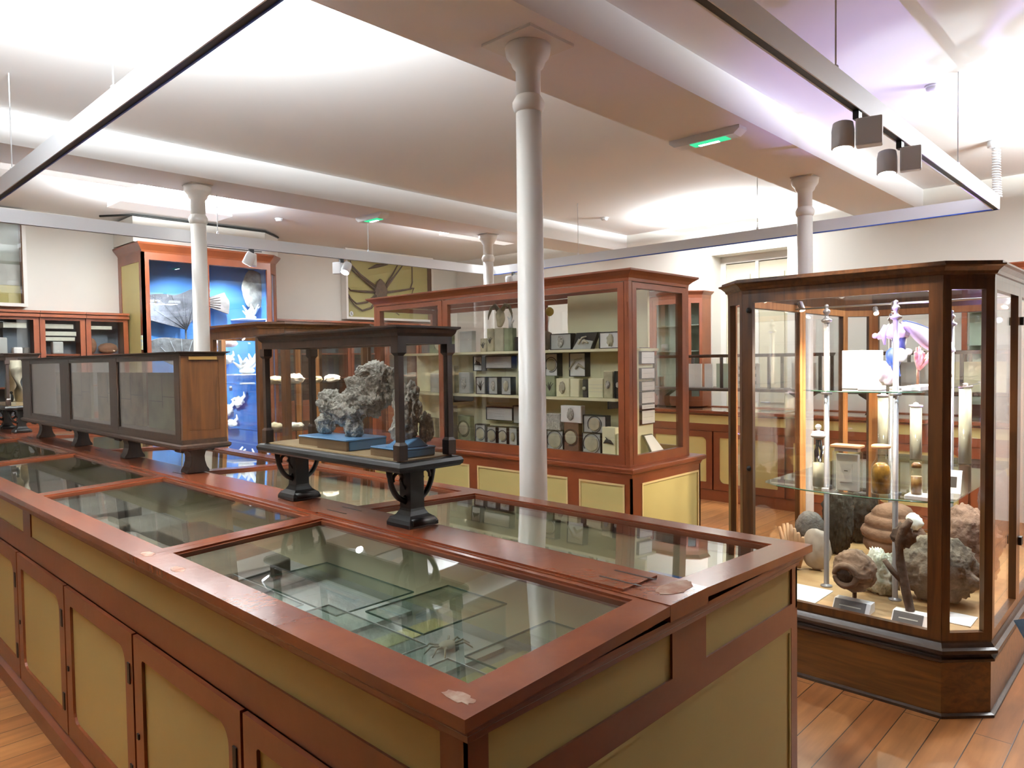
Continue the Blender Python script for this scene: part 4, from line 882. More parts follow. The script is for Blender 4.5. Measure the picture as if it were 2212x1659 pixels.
JG = glassmat('jar_glass', (.93, .95, .93), 1.0)
GJ = 'jars on the lower glass shelf'
def jar(x, y, prof, label, content, lid, contents_prof, lidprof, knob=False, grp=GJ, z=LS):
    t = thing('specimen_jar', label, 'glass jar', (x, y, z), grp)
    part('glass', MB().lathe([(r, z+h) for r, h in prof], x, y, 28), JG, t)
    part('content', MB().lathe([(r, z+h) for r, h in contents_prof], x, y, 20), content, t)
    part('lid', MB().lathe([(r, z+h) for r, h in lidprof], x, y, 24), lid, t)
    return t
j = jar(3.75, 1.40, [(.034, 0), (.034, .004), (.029, .008), (.029, .262)], 'slender jar with dark specimens over pale liquid, leftmost on the lower glass shelf', FROST, WHITE, [(.026, .009), (.026, .13)], [(.031, .2625), (.036, .268), (.036, .276), (.028, .284), (.03, .292), (.008, .297), (.008, .304), (.015, .312), (.015, .322), (.006, .33)])
sp = MB()
for k in range(6): sp.tube([(3.75+.012*math.cos(k*2), 1.40+.016*math.sin(k*2.1), LS+.135), (3.75+.014*math.cos(k*2+1), 1.40+.018*math.sin(k*2+.8), LS+.19), (3.75+.01*math.cos(k), 1.40+.012*math.sin(k), LS+.25)], [.006, .007, .003], 6)
part('dark_specimens', sp, BLKF, j)
t = thing('specimen_jar', 'square white jar with an orange lid on the lower glass shelf', 'glass jar', (3.73, 1.25, LS), GJ)
part('glass', MB().box(3.70, 3.76, 1.185, 1.315, LS, LS+.205).bevel(.008, 2), JG, t); part('white_board', MB().box(3.722, 3.75, 1.197, 1.303, LS+.006, LS+.19).bevel(.003), WHS, t)
part('label', MB().box(3.7195, 3.7215, 1.225, 1.285, LS+.05, LS+.14), CARD, t); part('print', MB().box(3.7185, 3.7193, 1.245, 1.262, LS+.105, LS+.109), DK, t)
part('neck', MB().box(3.708, 3.752, 1.195, 1.305, LS+.2052, LS+.222), WHS, t); part('lid', MB().mould(rect(3.70, 3.76, 1.185, 1.315), [(0, LS+.2225), (.006, LS+.226), (.006, LS+.235), (0, LS+.238)]), OR, t)
jar(3.80, 1.115, [(.045, 0), (.045, .12), (.042, .14), (.024, .17), (.022, .222)], 'round jar of orange-yellow specimens with an orange lid', AMB, OR, [(.041, .003), (.042, .11), (.036, .135), (.02, .15)], [(.040, .2225), (.044, .227), (.044, .236), (.038, .24)])
pl = solo('white_plinth', MB().box(3.70, 3.80, .835, .985, LS, LS+.022).bevel(.003), WHITE, 'low white plinth with small brown jars on the lower glass shelf', 'plinth', 'white plinths on the glass shelves')
BRJ = pbr('brown_preserved', (.16, .07, .03), .4, var=.6, vscale=30, col2=(.35, .2, .05))
jar(3.75, .945, [(.026, 0), (.026, .09), (.018, .105), (.018, .125)], 'small jar of dark brown specimens, left one on the white plinth', BRJ, BRJ, [(.023, .003), (.023, .085)], [(.021, .1255), (.021, .14), (.012, .15)], z=LS+.0222)
jar(3.76, .875, [(.027, 0), (.027, .12), (.018, .135), (.018, .15)], 'small jar of dark brown specimens, right one on the white plinth', BRJ, BRJ, [(.024, .003), (.024, .11)], [(.021, .1505), (.021, .165), (.01, .172)], z=LS+.0222)
MILK = pbr('milky_content', (.72, .68, .58), .4)
for (x, y, h, l) in ((5.26, 1.53, .40, 'tall milky cylinder at the back left of the lower shelf'), (5.14, 1.30, .345, 'middle milky cylinder at the back of the lower shelf'), (5.11, 1.02, .475, 'tallest milky cylinder at the back right of the lower shelf')):
    jar(x, y, [(.04, 0), (.036, .006), (.036, h)], l, MILK, pbr('lilac_cap', (.55, .50, .62), .4), [(.034, .007), (.034, h*.98)], [(.0362, h+.0005), (.040, h+.004), (.040, h+.012), (.015, h+.016), (.015, h+.024), (0, h+.03)], grp='tall milky cylinders on the lower shelf')
for (x, y, l) in ((3.70, 1.40, 'small white label card beside the slender jar'),):
    solo('label_card', MB().box(3.685, 3.705, 1.33, 1.36, LS, LS+.012), CARD, l, 'label card')
t = thing('picture_card', 'white card with a small dark picture at the right of the lower shelf', 'label card', (4.0, .86, LS))
part('card', MB().hexa([(4.0, .815, LS), (4.012, .815, LS), (4.012, .92, LS), (4.0, .92, LS)], [(4.03, .815, LS+.11), (4.042, .815, LS+.11), (4.042, .92, LS+.11), (4.03, .92, LS+.11)]), CARD, t)
part('picture', MB().hexa([(4.007, .835, LS+.03), (4.009, .835, LS+.03), (4.009, .875, LS+.03), (4.007, .875, LS+.03)], [(4.0205, .835, LS+.08), (4.0225, .835, LS+.08), (4.0225, .875, LS+.08), (4.0205, .875, LS+.08)]), DK, t)
# upper shelf
solo('white_block', MB().box(4.09, 4.50, 1.31, 1.40, US, US+.21).bevel(.003), WHITE, 'large white block on the upper glass shelf', 'plinth')
solo('white_plinth', MB().box(3.97, 4.07, 1.17, 1.28, US, US+.022).bevel(.002), WHITE, 'small low plinth in front of the large white block', 'plinth', 'white plinths on the glass shelves')
t = thing('white_plinth', 'long low plinth with label patches at the front of the upper shelf', 'plinth', (4.02, 1.06, US), 'white plinths on the glass shelves')
part('slab', MB().box(3.95, 4.30, .98, 1.065, US, US+.024).bevel(.002), WHITE, t); part('label_patch', MB().box(3.9485, 3.9495, .99, 1.02, US+.004, US+.02), GREYB, t)
t = thing('preserved_head', 'purple-lit pale knobbly specimen like an animal head on a stem, upper shelf', 'animal specimen', (4.2, 1.19, US))
PUR = pbr('pale_lilac_specimen', (.62, .52, .68), .45, var=.3, vscale=12)
def hd(q): return Vector((q.x*(1+.2*q.z/.05), q.y, q.z*(1 if q.z > 0 else .8)))
hm = MB().blob((4.2, 1.155, 1.715), (.05, .055, .05), .25, 1.8, 6, 4, hd).tube([(4.2, 1.17, 1.73), (4.19, 1.22, 1.715), (4.18, 1.25, 1.695)], [.04, .026, .014], 12)
part('head', hm, PUR, t); part('knob', MB().blob((4.17, 1.255, 1.705), (.016, .016, .016), .1, 2, 1, 2), PUR, t); part('ear', MB().tube([(4.17, 1.20, 1.76), (4.165, 1.215, 1.72), (4.165, 1.205, 1.655)], [.014, .018, .006], 8), PUR, t)
part('neck', MB().tube([(4.2, 1.145, 1.69), (4.2, 1.14, 1.62), (4.2, 1.155, 1.54)], [.035, .026, .012], 10), pbr('dark_blue_neck', (.04, .05, .16), .4), t)
part('stand', MB().lathe([(.035, US), (.035, US+.01), (.006, US+.016), (.006, 1.55)], 4.2, 1.155, 16), WHITE, t)
t = thing('wing_specimen', 'long white and purple wing-shaped specimen arching over the upper shelf', 'animal specimen', (4.35, 1.0, US))
def wing_strip(off):
    m = MB(); n = 16; top = []; bot = []
    for i in range(n+1):
        k = i/n; x = 4.16+.42*k; y = 1.115-.13*k; z = 1.775-.04*k-.075*k*k; h = .012+.10*math.sin(PI*min(1, k*.9+.02))**.8
        top.append((x, y, z)); bot.append((x+.01, y-.01, z-h))
    A = [[m.bm.verts.new((p[0], p[1]+o, p[2])) for p in L] for L in (top, bot) for o in (-off, off)]
    for i in range(n):
        m._f([A[0][i], A[0][i+1], A[2][i+1], A[2][i]], True); m._f([A[1][i], A[1][i+1], A[3][i+1], A[3][i]], True)
        m._f([A[0][i], A[0][i+1], A[1][i+1], A[1][i]], True); m._f([A[2][i], A[2][i+1], A[3][i+1], A[3][i]], True)
    m._f([A[0][0], A[1][0], A[3][0], A[2][0]]); m._f([A[0][n], A[1][n], A[3][n], A[2][n]]); return m
part('wing', wing_strip(.012), pbr('white_lilac_wing', (.75, .68, .80), .45, var=.3, vscale=10), t)
part('upper_edge', MB().tube([(4.16+.42*k, 1.115-.13*k, 1.779-.04*k-.075*k*k) for k in [i/12 for i in range(13)]], [.003]+[.008]*11+[.003], 8), pbr('blue_edge', (.05, .10, .35), .4), t)
part('stem', MB().tube([(4.42, 1.035, US), (4.42, 1.035, 1.66)], .005, 8), STEEL, t)
t = thing('model_bird', 'small blue and white bird hanging in front of the upper shelf rod', 'bird', (4.06, 1.10, US))
part('body', MB().blob((4.06, 1.135, 1.59), (.03, .035, .05), .15, 2, 3, 3).tube([(4.06, 1.13, 1.57), (4.06, 1.12, 1.52), (4.06, 1.10, 1.49)], [.028, .018, .003], 8), pbr('blue_feathers', (.04, .10, .38), .45), t)
part('breast', MB().blob((4.035, 1.09, 1.60), (.02, .03, .035), .1, 2, 4, 3), CORAL, t); part('head', MB().blob((4.05, 1.06, 1.615), (.018, .018, .018), .1, 2, 5, 3), CORAL, t)
part('stand', MB().tube([(4.06, 1.12, US), (4.06, 1.12, 1.50)], .003, 6), STEEL, t)
t = thing('red_coral', 'reddish branching coral on a thin stem on the upper shelf', 'coral', (4.32, 1.09, US))
rc = MB()
for k in range(11):
    a = k*2.4; rr = .02+.03*((k*37) % 10)/10; rc.tube([(4.32, 1.08, 1.52), (4.32+.4*rr*math.cos(a), 1.065+rr*math.sin(a)*.8, 1.57), (4.32+rr*math.cos(a), 1.055+rr*math.sin(a)*1.3, 1.60+.05*((k*53) % 10)/10)], [.009, .011, .006], 6)
part('branches', rc, pbr('coral_red', (.42, .10, .09), .6, var=.5, vscale=25, col2=(.7, .5, .45)), t); part('stem', MB().tube([(4.32, 1.085, US+.006), (4.32, 1.083, 1.53)], .007, 8), BROWN, t); part('foot', MB().lathe([(.03, US), (.03, US+.006), (.01, US+.01)], 4.32, 1.085, 14), WHITE, t)
solo('white_shell', MB().blob((4.33, 1.235, US+.075), (.06, .05, .075), .3, 1.8, 12, 4).rest(US), pbr('white_shell', (.74, .70, .66), .5, bump=.3, bscale=30), 'bulky white shell between the white block and the rods', 'shell')
# case floor
GB = 'specimens on the floor of the octagonal case'
LAB = pbr('label_grey', (.09, .09, .095), .5)
def wedge(x, y, w, label):
    t = thing('label_stand', label, 'label stand', (x, y, BS), 'wedge-shaped label stands in the octagonal case')
    part('wedge', MB().prism([(x-.03, BS), (x+.06, BS), (x+.06, BS+.045), (x+.005, BS+.045)], 'y', y-w/2, y+w/2), WHITE, t)
    part('label', MB().hexa([(x-.0315, y-w/2+.02, BS+.001), (x-.0305, y-w/2+.02, BS+.001), (x-.0305, y+w/2-.005, BS+.001), (x-.0315, y+w/2-.005, BS+.001)], [(x+.0035, y-w/2+.02, BS+.046), (x+.0045, y-w/2+.02, BS+.046), (x+.0045, y+w/2-.005, BS+.046), (x+.0035, y+w/2-.005, BS+.046)]), LAB, t)
    part('text_line', MB().hexa([(x-.018, y-w/2+.04, BS+.02), (x-.0165, y-w/2+.04, BS+.02), (x-.0165, y+w/2-.03, BS+.02), (x-.018, y+w/2-.03, BS+.02)], [(x-.015, y-w/2+.04, BS+.024), (x-.0135, y-w/2+.04, BS+.024), (x-.0135, y+w/2-.03, BS+.024), (x-.015, y+w/2-.03, BS+.024)]), GREYB, t)
    return t
wedge(3.62, 1.19, .17, 'white wedge label stand under the round clay nest'); wedge(3.62, .935, .15, 'white wedge label stand holding the forked branch')
t = thing('clay_nest', 'round brown clay nest with a hollow opening on a short peg', 'nest', (3.67, 1.20, BS+.045), GB)
NEST = pbr('nest_clay', (.27, .19, .13), .9, var=.35, vscale=10, bump=.5, bscale=40)
part('nest', MB().blob((3.685, 1.20, .542), (.092, .10, .10), .12, 1.6, 3, 5, rough=.10), NEST, t)
HOL = pbr('hollow_dark', (.035, .025, .012), .6, var=.5, vscale=30, bump=.8, bscale=50)
part('opening_rim', MB().tube([(3.594+.012*abs(math.cos(a)), 1.215+.048*math.cos(a), .533+.048*math.sin(a)) for a in [2*PI*i/20 for i in range(21)]], .017, 10), NEST, t)
part('hollow', MB().blob((3.598, 1.215, .533), (.012, .040, .040), .3, 3, 2, 3), HOL, t)
part('peg', MB().tube([(3.685, 1.20, BS+.0455), (3.685, 1.20, .45)], .010, 10), BROWN, t)
t = thing('forked_branch', 'dark forked branch rising from a label stand in the case', 'branch', (3.66, .94, BS+.045), GB)
part('stem', MB().tube([(3.66, .945, BS+.0455), (3.66, .965, .50), (3.67, .99, .62), (3.675, 1.0, .72), (3.675, .975, .79), (3.67, .95, .83)], [.020, .021, .021, .020, .022, .014], 12), pbr('grey_branch', (.12, .085, .06), .8, var=.4, vscale=18, bump=.6, bscale=40), t)
part('fork', MB().tube([(3.662, .972, .53), (3.655, 1.02, .58), (3.65, 1.055, .63)], [.014, .013, .012], 10), MATS['grey_branch'], t)
part('lump', MB().blob((3.69, .985, .745), (.03, .05, .055), .5, 3, 3, 3), MATS['grey_branch'], t)
solo('crystal_rock', MB().blob((3.98, 1.17, BS+.105), (.06, .09, .115), .25, 2.2, 31, 5, rough=.22).rest(BS), pbr('shiny_white_rock', (.70, .70, .62), .25, var=.6, vscale=9, col2=(.22, .24, .12), bump=.5), 'shiny white and green rock behind the clay nest', 'rock', GB)
solo('coral_block', MB().blob((4.06, .92, BS+.155), (.14, .165, .165), .18, 2, 41, 5, rough=.15).rest(BS), pbr('brown_grey_rock', (.24, .19, .14), .95, var=.5, vscale=12, bump=1, bscale=45), 'big rough grey-brown rock at the right front of the case floor', 'rock', GB)
solo('reddish_rock', MB().blob((4.50, .88, BS+.20), (.17, .15, .205), .16, 2, 51, 5, rough=.15).rest(BS), pbr('reddish_rock', (.30, .17, .12), .95, var=.45, vscale=10, bump=1, bscale=40), 'tall reddish-brown rock behind the big grey-brown one', 'rock', GB)
solo('pink_rock', MB().blob((5.36, .90, BS+.26), (.11, .09, .265), .14, 1.8, 61, 5, rough=.15).rest(BS), pbr('pinkish_rock', (.38, .25, .24), .95, var=.4, vscale=12, bump=.9, bscale=40), 'tall pinkish rock at the back right of the case floor', 'rock', GB)
t = thing('stacked_nest', 'domed brown nest built of thick stacked clay rolls', 'nest', (4.66, 1.30, BS), GB)
prof = [(.10, 0), (.125, .02), (.13, .045), (.122, .062), (.15, .072), (.165, .10), (.162, .125), (.150, .138), (.168, .15), (.178, .18), (.165, .205), (.146, .214), (.155, .226), (.15, .255), (.125, .275), (.112, .28), (.115, .292), (.09, .325), (.05, .345), (0, .352)]
CL = pbr('clay_rolls', (.26, .14, .09), .9, var=.4, vscale=9, bump=.7, bscale=35)
m = MB().lathe([(r, BS+z) for r, z in prof], 4.66, 1.30, 40)
for v in m.bm.verts: v.co.x += .012*noise.noise(v.co*6); v.co.y += .012*noise.noise(v.co*6+Vector((9, 3, 1)))
part('rolls', m, CL, t); part('pale_crust', MB().blob((4.62, 1.18, BS+.26), (.05, .05, .05), .3, 2.4, 5, 3), CORAL, t)
solo('dark_stone', MB().blob((4.62, 1.60, BS+.24), (.07, .085, .245), .12, 1.6, 71, 5, rough=.25).rest(BS), DSTONE, 'tall near-black stone standing behind the left rod', 'rock', GB)
solo('dark_stone', MB().blob((5.0, 1.60, BS+.25), (.10, .10, .255), .12, 1.6, 72, 5, rough=.25).rest(BS), DSTONE, 'second near-black stone farther back beside the rolled nest', 'rock', GB)
SPH = pbr('ribbed_grey', (.16, .155, .15), .8, var=.4, vscale=30, bump=.8, bscale=60)
t = thing('coconut_like_pod', 'ridged dark grey ball-shaped seed pod at the left of the case floor', 'seed pod', (4.42, 1.70, BS), GB)
part('pod', MB().blob((4.42, 1.70, BS+.19), (.08, .085, .098), .06, 1.5, 81, 4), SPH, t); part('lower_lobe', MB().blob((4.40, 1.66, BS+.10), (.06, .065, .1), .15, 2, 82, 3).rest(BS), DSTONE, t)
CW = woodmat('pale_driftwood', (.26, .13, .06), (.46, .28, .15), .6, 'z', bump=.4)
dw = MB()
for k in range(7):
    a = .5+k*.33; dw.tube([(4.12, 1.66, BS+.002+.01), (4.12+.02*k/7, 1.68+.05*math.cos(a), BS+.12), (4.12+.02*math.sin(k), 1.69+.085*math.cos(a), BS+.20+.06*math.sin(a*1.3))], [.022, .024, .008], 8)
solo('driftwood', dw.rest(BS), CW, 'splintered orange-brown piece of wood at the left of the case floor', 'wood', GB)
solo('pale_shell', MB().blob((4.18, 1.57, BS+.12), (.05, .085, .12), .12, 1.3, 91, 4).rest(BS), pbr('shell_grey', (.42, .36, .31), .6, var=.3, vscale=14), 'pale grey-pink shell in front of the seed pod', 'shell', GB)
solo('paper_sheet', MB().box(3.60, 3.85, 1.36, 1.62, BS, BS+.004), CARD, 'white sheet lying on the case floor left of the nest', 'paper', 'white sheets on the case floor')
solo('paper_sheet', MB().box(3.74, 3.90, .72, .86, BS, BS+.004), CARD, 'white sheet lying on the case floor at the right front', 'paper', 'white sheets on the case floor')
solo('leaflet', MB().box(4.48, 4.6, 1.16, 1.3, BS, BS+.003), pbr('red_sheet', (.5, .08, .09), .6), 'small red sheet under the rolled nest', 'paper') if False else None
CASE_LIGHTS = True
# ------------------------------------------------------------------ second octagonal case behind the counter
oc2 = octagon_case(2.80, 3.90, 5.36, 6.56, .15, 1.94, 'smaller-looking dark oak case with chamfered corners behind the glazed case on the counter', [(0, .8)], [(0, .8)], dark=OAK)
for z, l in ((1.02, 'lower'), (1.42, 'upper')):
    part('glass_shelf', MB().box(2.92, 3.78, 5.55, 6.40, z, z+.008), SHG, oc2)
sh_spec = [(3.05, 5.72, 1.4285, .07, BONE, 'pale bone lump at the near left of the upper shelf in the far oak case'), (3.22, 5.70, 1.4285, .085, CORAL, 'white coral on the upper shelf in the far oak case'), (3.42, 5.68, 1.4285, .06, BONE, 'tan shell on the upper shelf in the far oak case'), (3.60, 5.70, 1.4285, .07, CORAL, 'white shell at the right of the upper shelf in the far oak case'),
 (3.02, 5.70, 1.0285, .07, BONE, 'tan shell at the left of the lower shelf in the far oak case'), (3.22, 5.68, 1.0285, .06, CORAL, 'white shell in the middle of the lower shelf in the far oak case'), (3.45, 5.70, 1.0285, .08, BONE, 'wide pale bone on the lower shelf in the far oak case')]
for i, (x, y, z, s, m, l) in enumerate(sh_spec):
    b = MB().blob((x, y, z+s*.45), (s, s*.8, s*.5), .35, 2.4, i+100, 3)
    if i % 2: b.tube([(x-s*.6, y, z+s*.4), (x-s*1.1, y-.01, z+s*.5), (x-s*1.3, y-.01, z+s*.15)], [s*.3, s*.16, s*.05], 8)
    solo('bone_specimen' if m is BONE else 'shell', b.rest(z), m, l, 'specimen', 'pale shells and bones in the far oak case')
# ------------------------------------------------------------------ blue-lined cabinet against the back wall
bx0, bx1, by, bz = 2.90, 4.56, 8.30, 2.90
BP = [(bx0, YW-.001), (bx0, by), (bx1-.16, by), (bx1, by+.16), (bx1, YW-.001)]
t = thing('blue_lined_cabinet', 'tall red-brown cabinet with a bright blue lining on the back wall', 'display cabinet', ((bx0+bx1)/2, (by+YW)/2, 0))
part('plinth', MB().mould(BP, [(0, 0), (0, .28)]), RED, t)
part('cornice', MB().mould(BP[:2]+BP[2:], [(-.002, bz-.06), (.004, bz-.04), (.05, bz+.02), (.055, bz+.04), (-.002, bz+.04)]), RED, t)
part('blue_back', MB().box(bx0+.04, bx1-.03, YW-.10, YW-.07, .281, bz-.061), BLUEW, t); part('blue_floor', MB().box(bx0+.04, bx1-.17, by+.05, YW-.101, .2805, .30), BLUEW, t)
part('inner_side', MB().box(bx1-.05, bx1-.03, by+.18, YW-.101, .301, bz-.061), BLUEW, t)
part('side_frame', sframe(BP[0], BP[1], .281, bz-.061, .09, .10, .1, .03), RED, t); part('side_panel', MB().seg((bx0, YW-.09), (bx0, by+.09), .381, bz-.161, .028, -.006), CREAM, t)
for a, b in ((.0, .68), (.685, bx1-.16-bx0)):
    P, Q = (bx0+a, by), (bx0+b, by); s = part('door_frame', sframe(P, Q, .281, bz-.061, .075 if a == 0 else .05, .08, .1, .03), RED, t); part('glass_pane', spane(P, Q, .281, bz-.061, .07, .08, .1, .015), GLASS, s)
s = part('chamfer_frame', sframe(BP[2], BP[3], .281, bz-.061, .04, .12, .1, .03), RED, t); part('glass_pane', spane(BP[2], BP[3], .281, bz-.061, .04, .12, .1, .015), GLASS, s)
part('right_side', MB().seg(BP[3], BP[4], .281, bz-.061, .02), RED, t)
part('corner_post', MB().box(bx0+.0005, bx0+.03, by+.0005, by+.03, .281, bz-.061), RED, t)
part('hanging_tag', MB().box(bx0-.012, bx0-.003, by+.02, by+.075, 1.77, 1.93).bevel(.004), pbr('tag_blue_white', (.45, .6, .65), .5, var=.6, vscale=40, col2=(.9, .8, .3)), t)
part('inner_shelf', MB().box(4.05, 4.50, 8.62, YW-.101, 1.46, 1.475), WHITE, t); part('inner_shelf', MB().box(4.18, 4.50, 8.62, YW-.101, 2.16, 2.175), WHITE, t)
GB2 = 'corals and fan specimens in the blue-lined cabinet'
FANM = pbr('grey_fan', (.10, .10, .115), .85, var=.5, vscale=18, bump=.8, bscale=60)
def fan(cx, cz, y, r, a0, a1, lobes, label, m=FANM):
    mb = MB(); pts = []
    n = 40
    for i in range(n+1):
        a = a0+(a1-a0)*i/n; rr = r*(1+.16*math.cos(lobes*(a-a0))+.05*noise.noise(Vector((a*4, r, cx))))
        pts.append((cx+rr*math.cos(a), cz+rr*math.sin(a)))
    pts.append((cx, cz)); mb.prism(pts, 'y', y-.015, y+.015)
    tt = thing('sea_fan', label, 'sea fan', (cx, y, .3005), GB2); part('fan', mb, m, tt)
    part('ribs', (lambda q: [q.tube([(cx, y-.018, cz), (cx+r*.85*math.cos(a), y-.02, cz+r*.85*math.sin(a))], [.010, .004], 6) for a in [a0+(a1-a0)*k/6 for k in range(1, 6)]] and q)(MB()), m, tt)
    part('stand_rod', MB().tube([(cx, y, .3005), (cx, y, cz+.03)], .01, 8), BLK, tt)
fan(3.52, 2.02, 8.72, .50, 1.0, 2.9, 4, 'large folded grey sea fan above the lower one in the blue-lined cabinet'); fan(3.42, 1.55, 8.60, .42, .5, 2.7, 3, 'rounded pale grey sea fan low in the blue-lined cabinet', pbr('pale_fan', (.18, .185, .19), .85, var=.4, vscale=20, bump=.6))
fan(3.66, 2.36, 8.80, .38, -.3, .35, 2, 'brownish horizontal fan specimen right of the white column', pbr('brown_fan', (.24, .20, .18), .85, var=.5, vscale=16))
t = thing('round_fossil', 'round pale rock slab hung at the right of the blue-lined cabinet', 'rock', (4.42, 8.78, 2.4), GB2)
part('slab', MB().blob((4.42, 8.78, 2.55), (.17, .03, .24), .1, 1.5, 7, 4), pbr('pale_slab', (.40, .38, .33), .9, var=.5, vscale=14, bump=.8), t); part('hook', MB().tube([(4.42, 8.80, 2.75), (4.42, 8.94, 2.83)], .006, 6), BLK, t)
def branch_coral(x, y, z, s, seed, label):
    m = MB(); rr = random.Random(seed)
    m.blob((x, y, z+s*.12), (s*.35, s*.3, s*.14), .2, 2, seed, 2)
    for k in range(7):
        a = k*.9; dx, dz = .55*math.cos(a*1.3), .5+.5*rr.random()
        m.tube([(x, y, z+s*.15), (x+s*dx*.5, y+.02*math.sin(a), z+s*dz*.5), (x+s*dx*(.8+.4*rr.random()), y+.04*math.sin(a), z+s*dz)], [s*.11, s*.09, s*.03], 7)
        m.tube([(x+s*dx*.5, y, z+s*dz*.5), (x+s*dx*.1, y-.02, z+s*dz*.85)], [s*.08, s*.025], 6)
    return solo('coral', m.rest(z), CORAL, label, 'coral', GB2)
branch_coral(4.28, 8.74, 1.4755, .30, 3, 'white branching coral on the lower shelf of the blue-lined cabinet'); branch_coral(4.36, 8.76, 2.1755, .20, 5, 'white coral under the round rock slab on the upper shelf')
branch_coral(3.98, 8.70, .3005, .36, 8, 'large white coral on the floor of the blue-lined cabinet'); branch_coral(4.36, 8.60, .3005, .24, 9, 'white coral at the right front of the blue cabinet floor')
for i, (x, z, s, l) in enumerate(((4.06, 1.02, .16, 'white coral piece fixed halfway up the blue back'), (4.22, 1.12, .14, 'smaller white coral piece beside the one halfway up'), (4.12, .84, .13, 'low white coral piece on the blue back'), (4.10, 1.66, .12, 'white coral piece above the lower shelf'))):
    m = MB().blob((x, 8.88, z), (s*.5, .06, s*.45), .45, 2.5, 200+i, 3).tube([(x, 8.88, z), (x+s*.5, 8.85, z+s*.5), (x+s*.4, 8.84, z+s*.9)], [s*.2, s*.14, s*.05], 7).tube([(x, 8.88, z), (x-s*.5, 8.85, z+s*.3), (x-s*.8, 8.84, z+s*.2)], [s*.2, s*.12, s*.05], 7)
    m.tube([(x, 8.90, z), (x, 8.952, z)], .01, 6); solo('coral', m, CORAL, l, 'coral', GB2)
solo('flat_shell', MB().blob((4.0, 8.70, .34+1.52), (.14, .06, .05), .25, 2, 77, 3).tube([(4.0, 8.7, 1.86), (4.0, 8.94, 1.86)], .01, 6), pbr('pink_white', (.75, .60, .62), .6), 'flat pinkish shell held in front of the blue back', 'shell', GB2)
# white bulkhead above it
t = thing('air_duct', 'boxed white duct with a black top edge above the blue-lined cabinet', 'duct', (3.75, 8.74, 2.96))
part('duct_box', MB().prism([(2.86, 9.049), (2.86, 8.42), (4.40, 8.42), (4.72, 8.70), (4.72, 9.049)], 'z', 2.96, 3.235), WALL, t)
part('black_edge', MB().tube([(2.62, 8.7, 3.24), (2.86, 8.415, 3.245), (4.40, 8.415, 3.245), (4.73, 8.70, 3.245)], .012, 6), BLKF, t)
part('lower_edge', MB().box(3.6, 4.35, 8.412, 8.419, 2.985, 2.995), BLKF, t)
# ------------------------------------------------------------------ low wall cabinets with glazed doors along the back wall
GBK = 'white-spined volumes in the wall cabinets'
GREYW = pbr('slate_lining', (.12, .15, .18), .7)
SPINE = pbr('pale_spine', (.60, .60, .50), .6, var=.1, vscale=20)
def wall_cab(x0, x1, label, grp):
    y0 = 8.72; t = thing('wall_cabinet', label, 'wall cabinet', ((x0+x1)/2, (y0+YW)/2, 0), grp)
    part('body', MB().box(x0, x1, y0+.03, YW-.001, 0, 1.05).box(x0, x1, YW-.03, YW-.001, 1.05, 2.14).box(x0, x0+.02, y0+.03, YW-.03, 1.05, 2.14).box(x1-.02, x1, y0+.03, YW-.03, 1.05, 2.14).box(x0, x1, y0, YW-.001, 2.14, 2.16), RED, t)
    part('lining', MB().box(x0+.021, x1-.021, YW-.04, YW-.031, 1.051, 2.139), GREYW, t)
    part('shelf', MB().box(x0+.021, x1-.021, y0+.035, YW-.041, 1.715, 1.735).box(x0+.021, x1-.021, y0+.035, YW-.041, 1.38, 1.395), RED, t)
    d = part('door', sframe((x0+.003, y0+.003), (x1-.003, y0+.003), 1.04, 2.135, .048, .045, .06, .025), RED, t); part('glass_pane', spane((x0+.003, y0+.003), (x1-.003, y0+.003), 1.04, 2.135, .048, .045, .06, .012), GLASS, d)
    part('lower_door', MB().box(x0+.01, x1-.01, y0+.005, y0+.029, .1, 1.03), RED, t)
    part('crown', MB().box(x0-.0, x1+.0, y0-.035, y0-.001, 2.12, 2.15).box(x0, x1, y0-.045, YW-.001, 2.1605, 2.185), RED, t)
units = [(2.455, 2.885, 'rightmost small glazed wall cabinet, touching the blue-lined cabinet'), (2.025, 2.452, 'second glazed wall cabinet left of the blue-lined cabinet'), (1.55, 2.022, 'glazed wall cabinet third from the blue-lined cabinet'), (1.08, 1.547, 'glazed wall cabinet at the extreme left, under the glazed wall picture')]
for a, b, l in units: wall_cab(a, b, l, 'glazed wall cabinets left of the blue-lined cabinet')
for k, l in enumerate(('first glazed wall cabinet right of the blue-lined cabinet', 'glazed wall cabinet between the blue-lined cabinet and the crab panel', 'glazed wall cabinet under the left edge of the crab panel', 'glazed wall cabinet under the middle of the crab panel', 'glazed wall cabinet under the right side of the crab panel')): wall_cab(4.59+.62*k, 4.587+.62*(k+1), l, 'glazed wall cabinets right of the blue-lined cabinet')
bk = [(2.06, 2.36, 2.0, 2.06, 'upper flat white volume in the second wall cabinet'), (2.06, 2.385, 1.925, 1.98, 'middle flat white volume in the second wall cabinet'), (2.06, 2.37, 1.87, 1.92, 'lowest flat white volume in the second wall cabinet'), (2.50, 2.74, 2.0, 2.05, 'flat white volume high in the rightmost small wall cabinet'), (1.72, 1.93, 2.0, 2.065, 'flat white volume high in the third wall cabinet')]
for i, (a, b, z0, z1, l) in enumerate(bk):
    t = thing('book', l, 'book', ((a+b)/2, 8.87, z0), GBK); part('pages', MB().box(a+.003, b-.006, 8.79, 8.98, z0+.006, z1-.006), SPINE, t); part('cover', MB().box(a, b, 8.795, 8.985, z0, z0+.0058).box(a, b, 8.795, 8.985, z1-.0058, z1), BLKF, t)
    part('support', MB().box(a+.02, b-.02, 8.90, 8.98, 1.7355, z0-.0005), GREYW, t) if z0 < 1.9 or z0 >= 2.0 and i != 0 else None
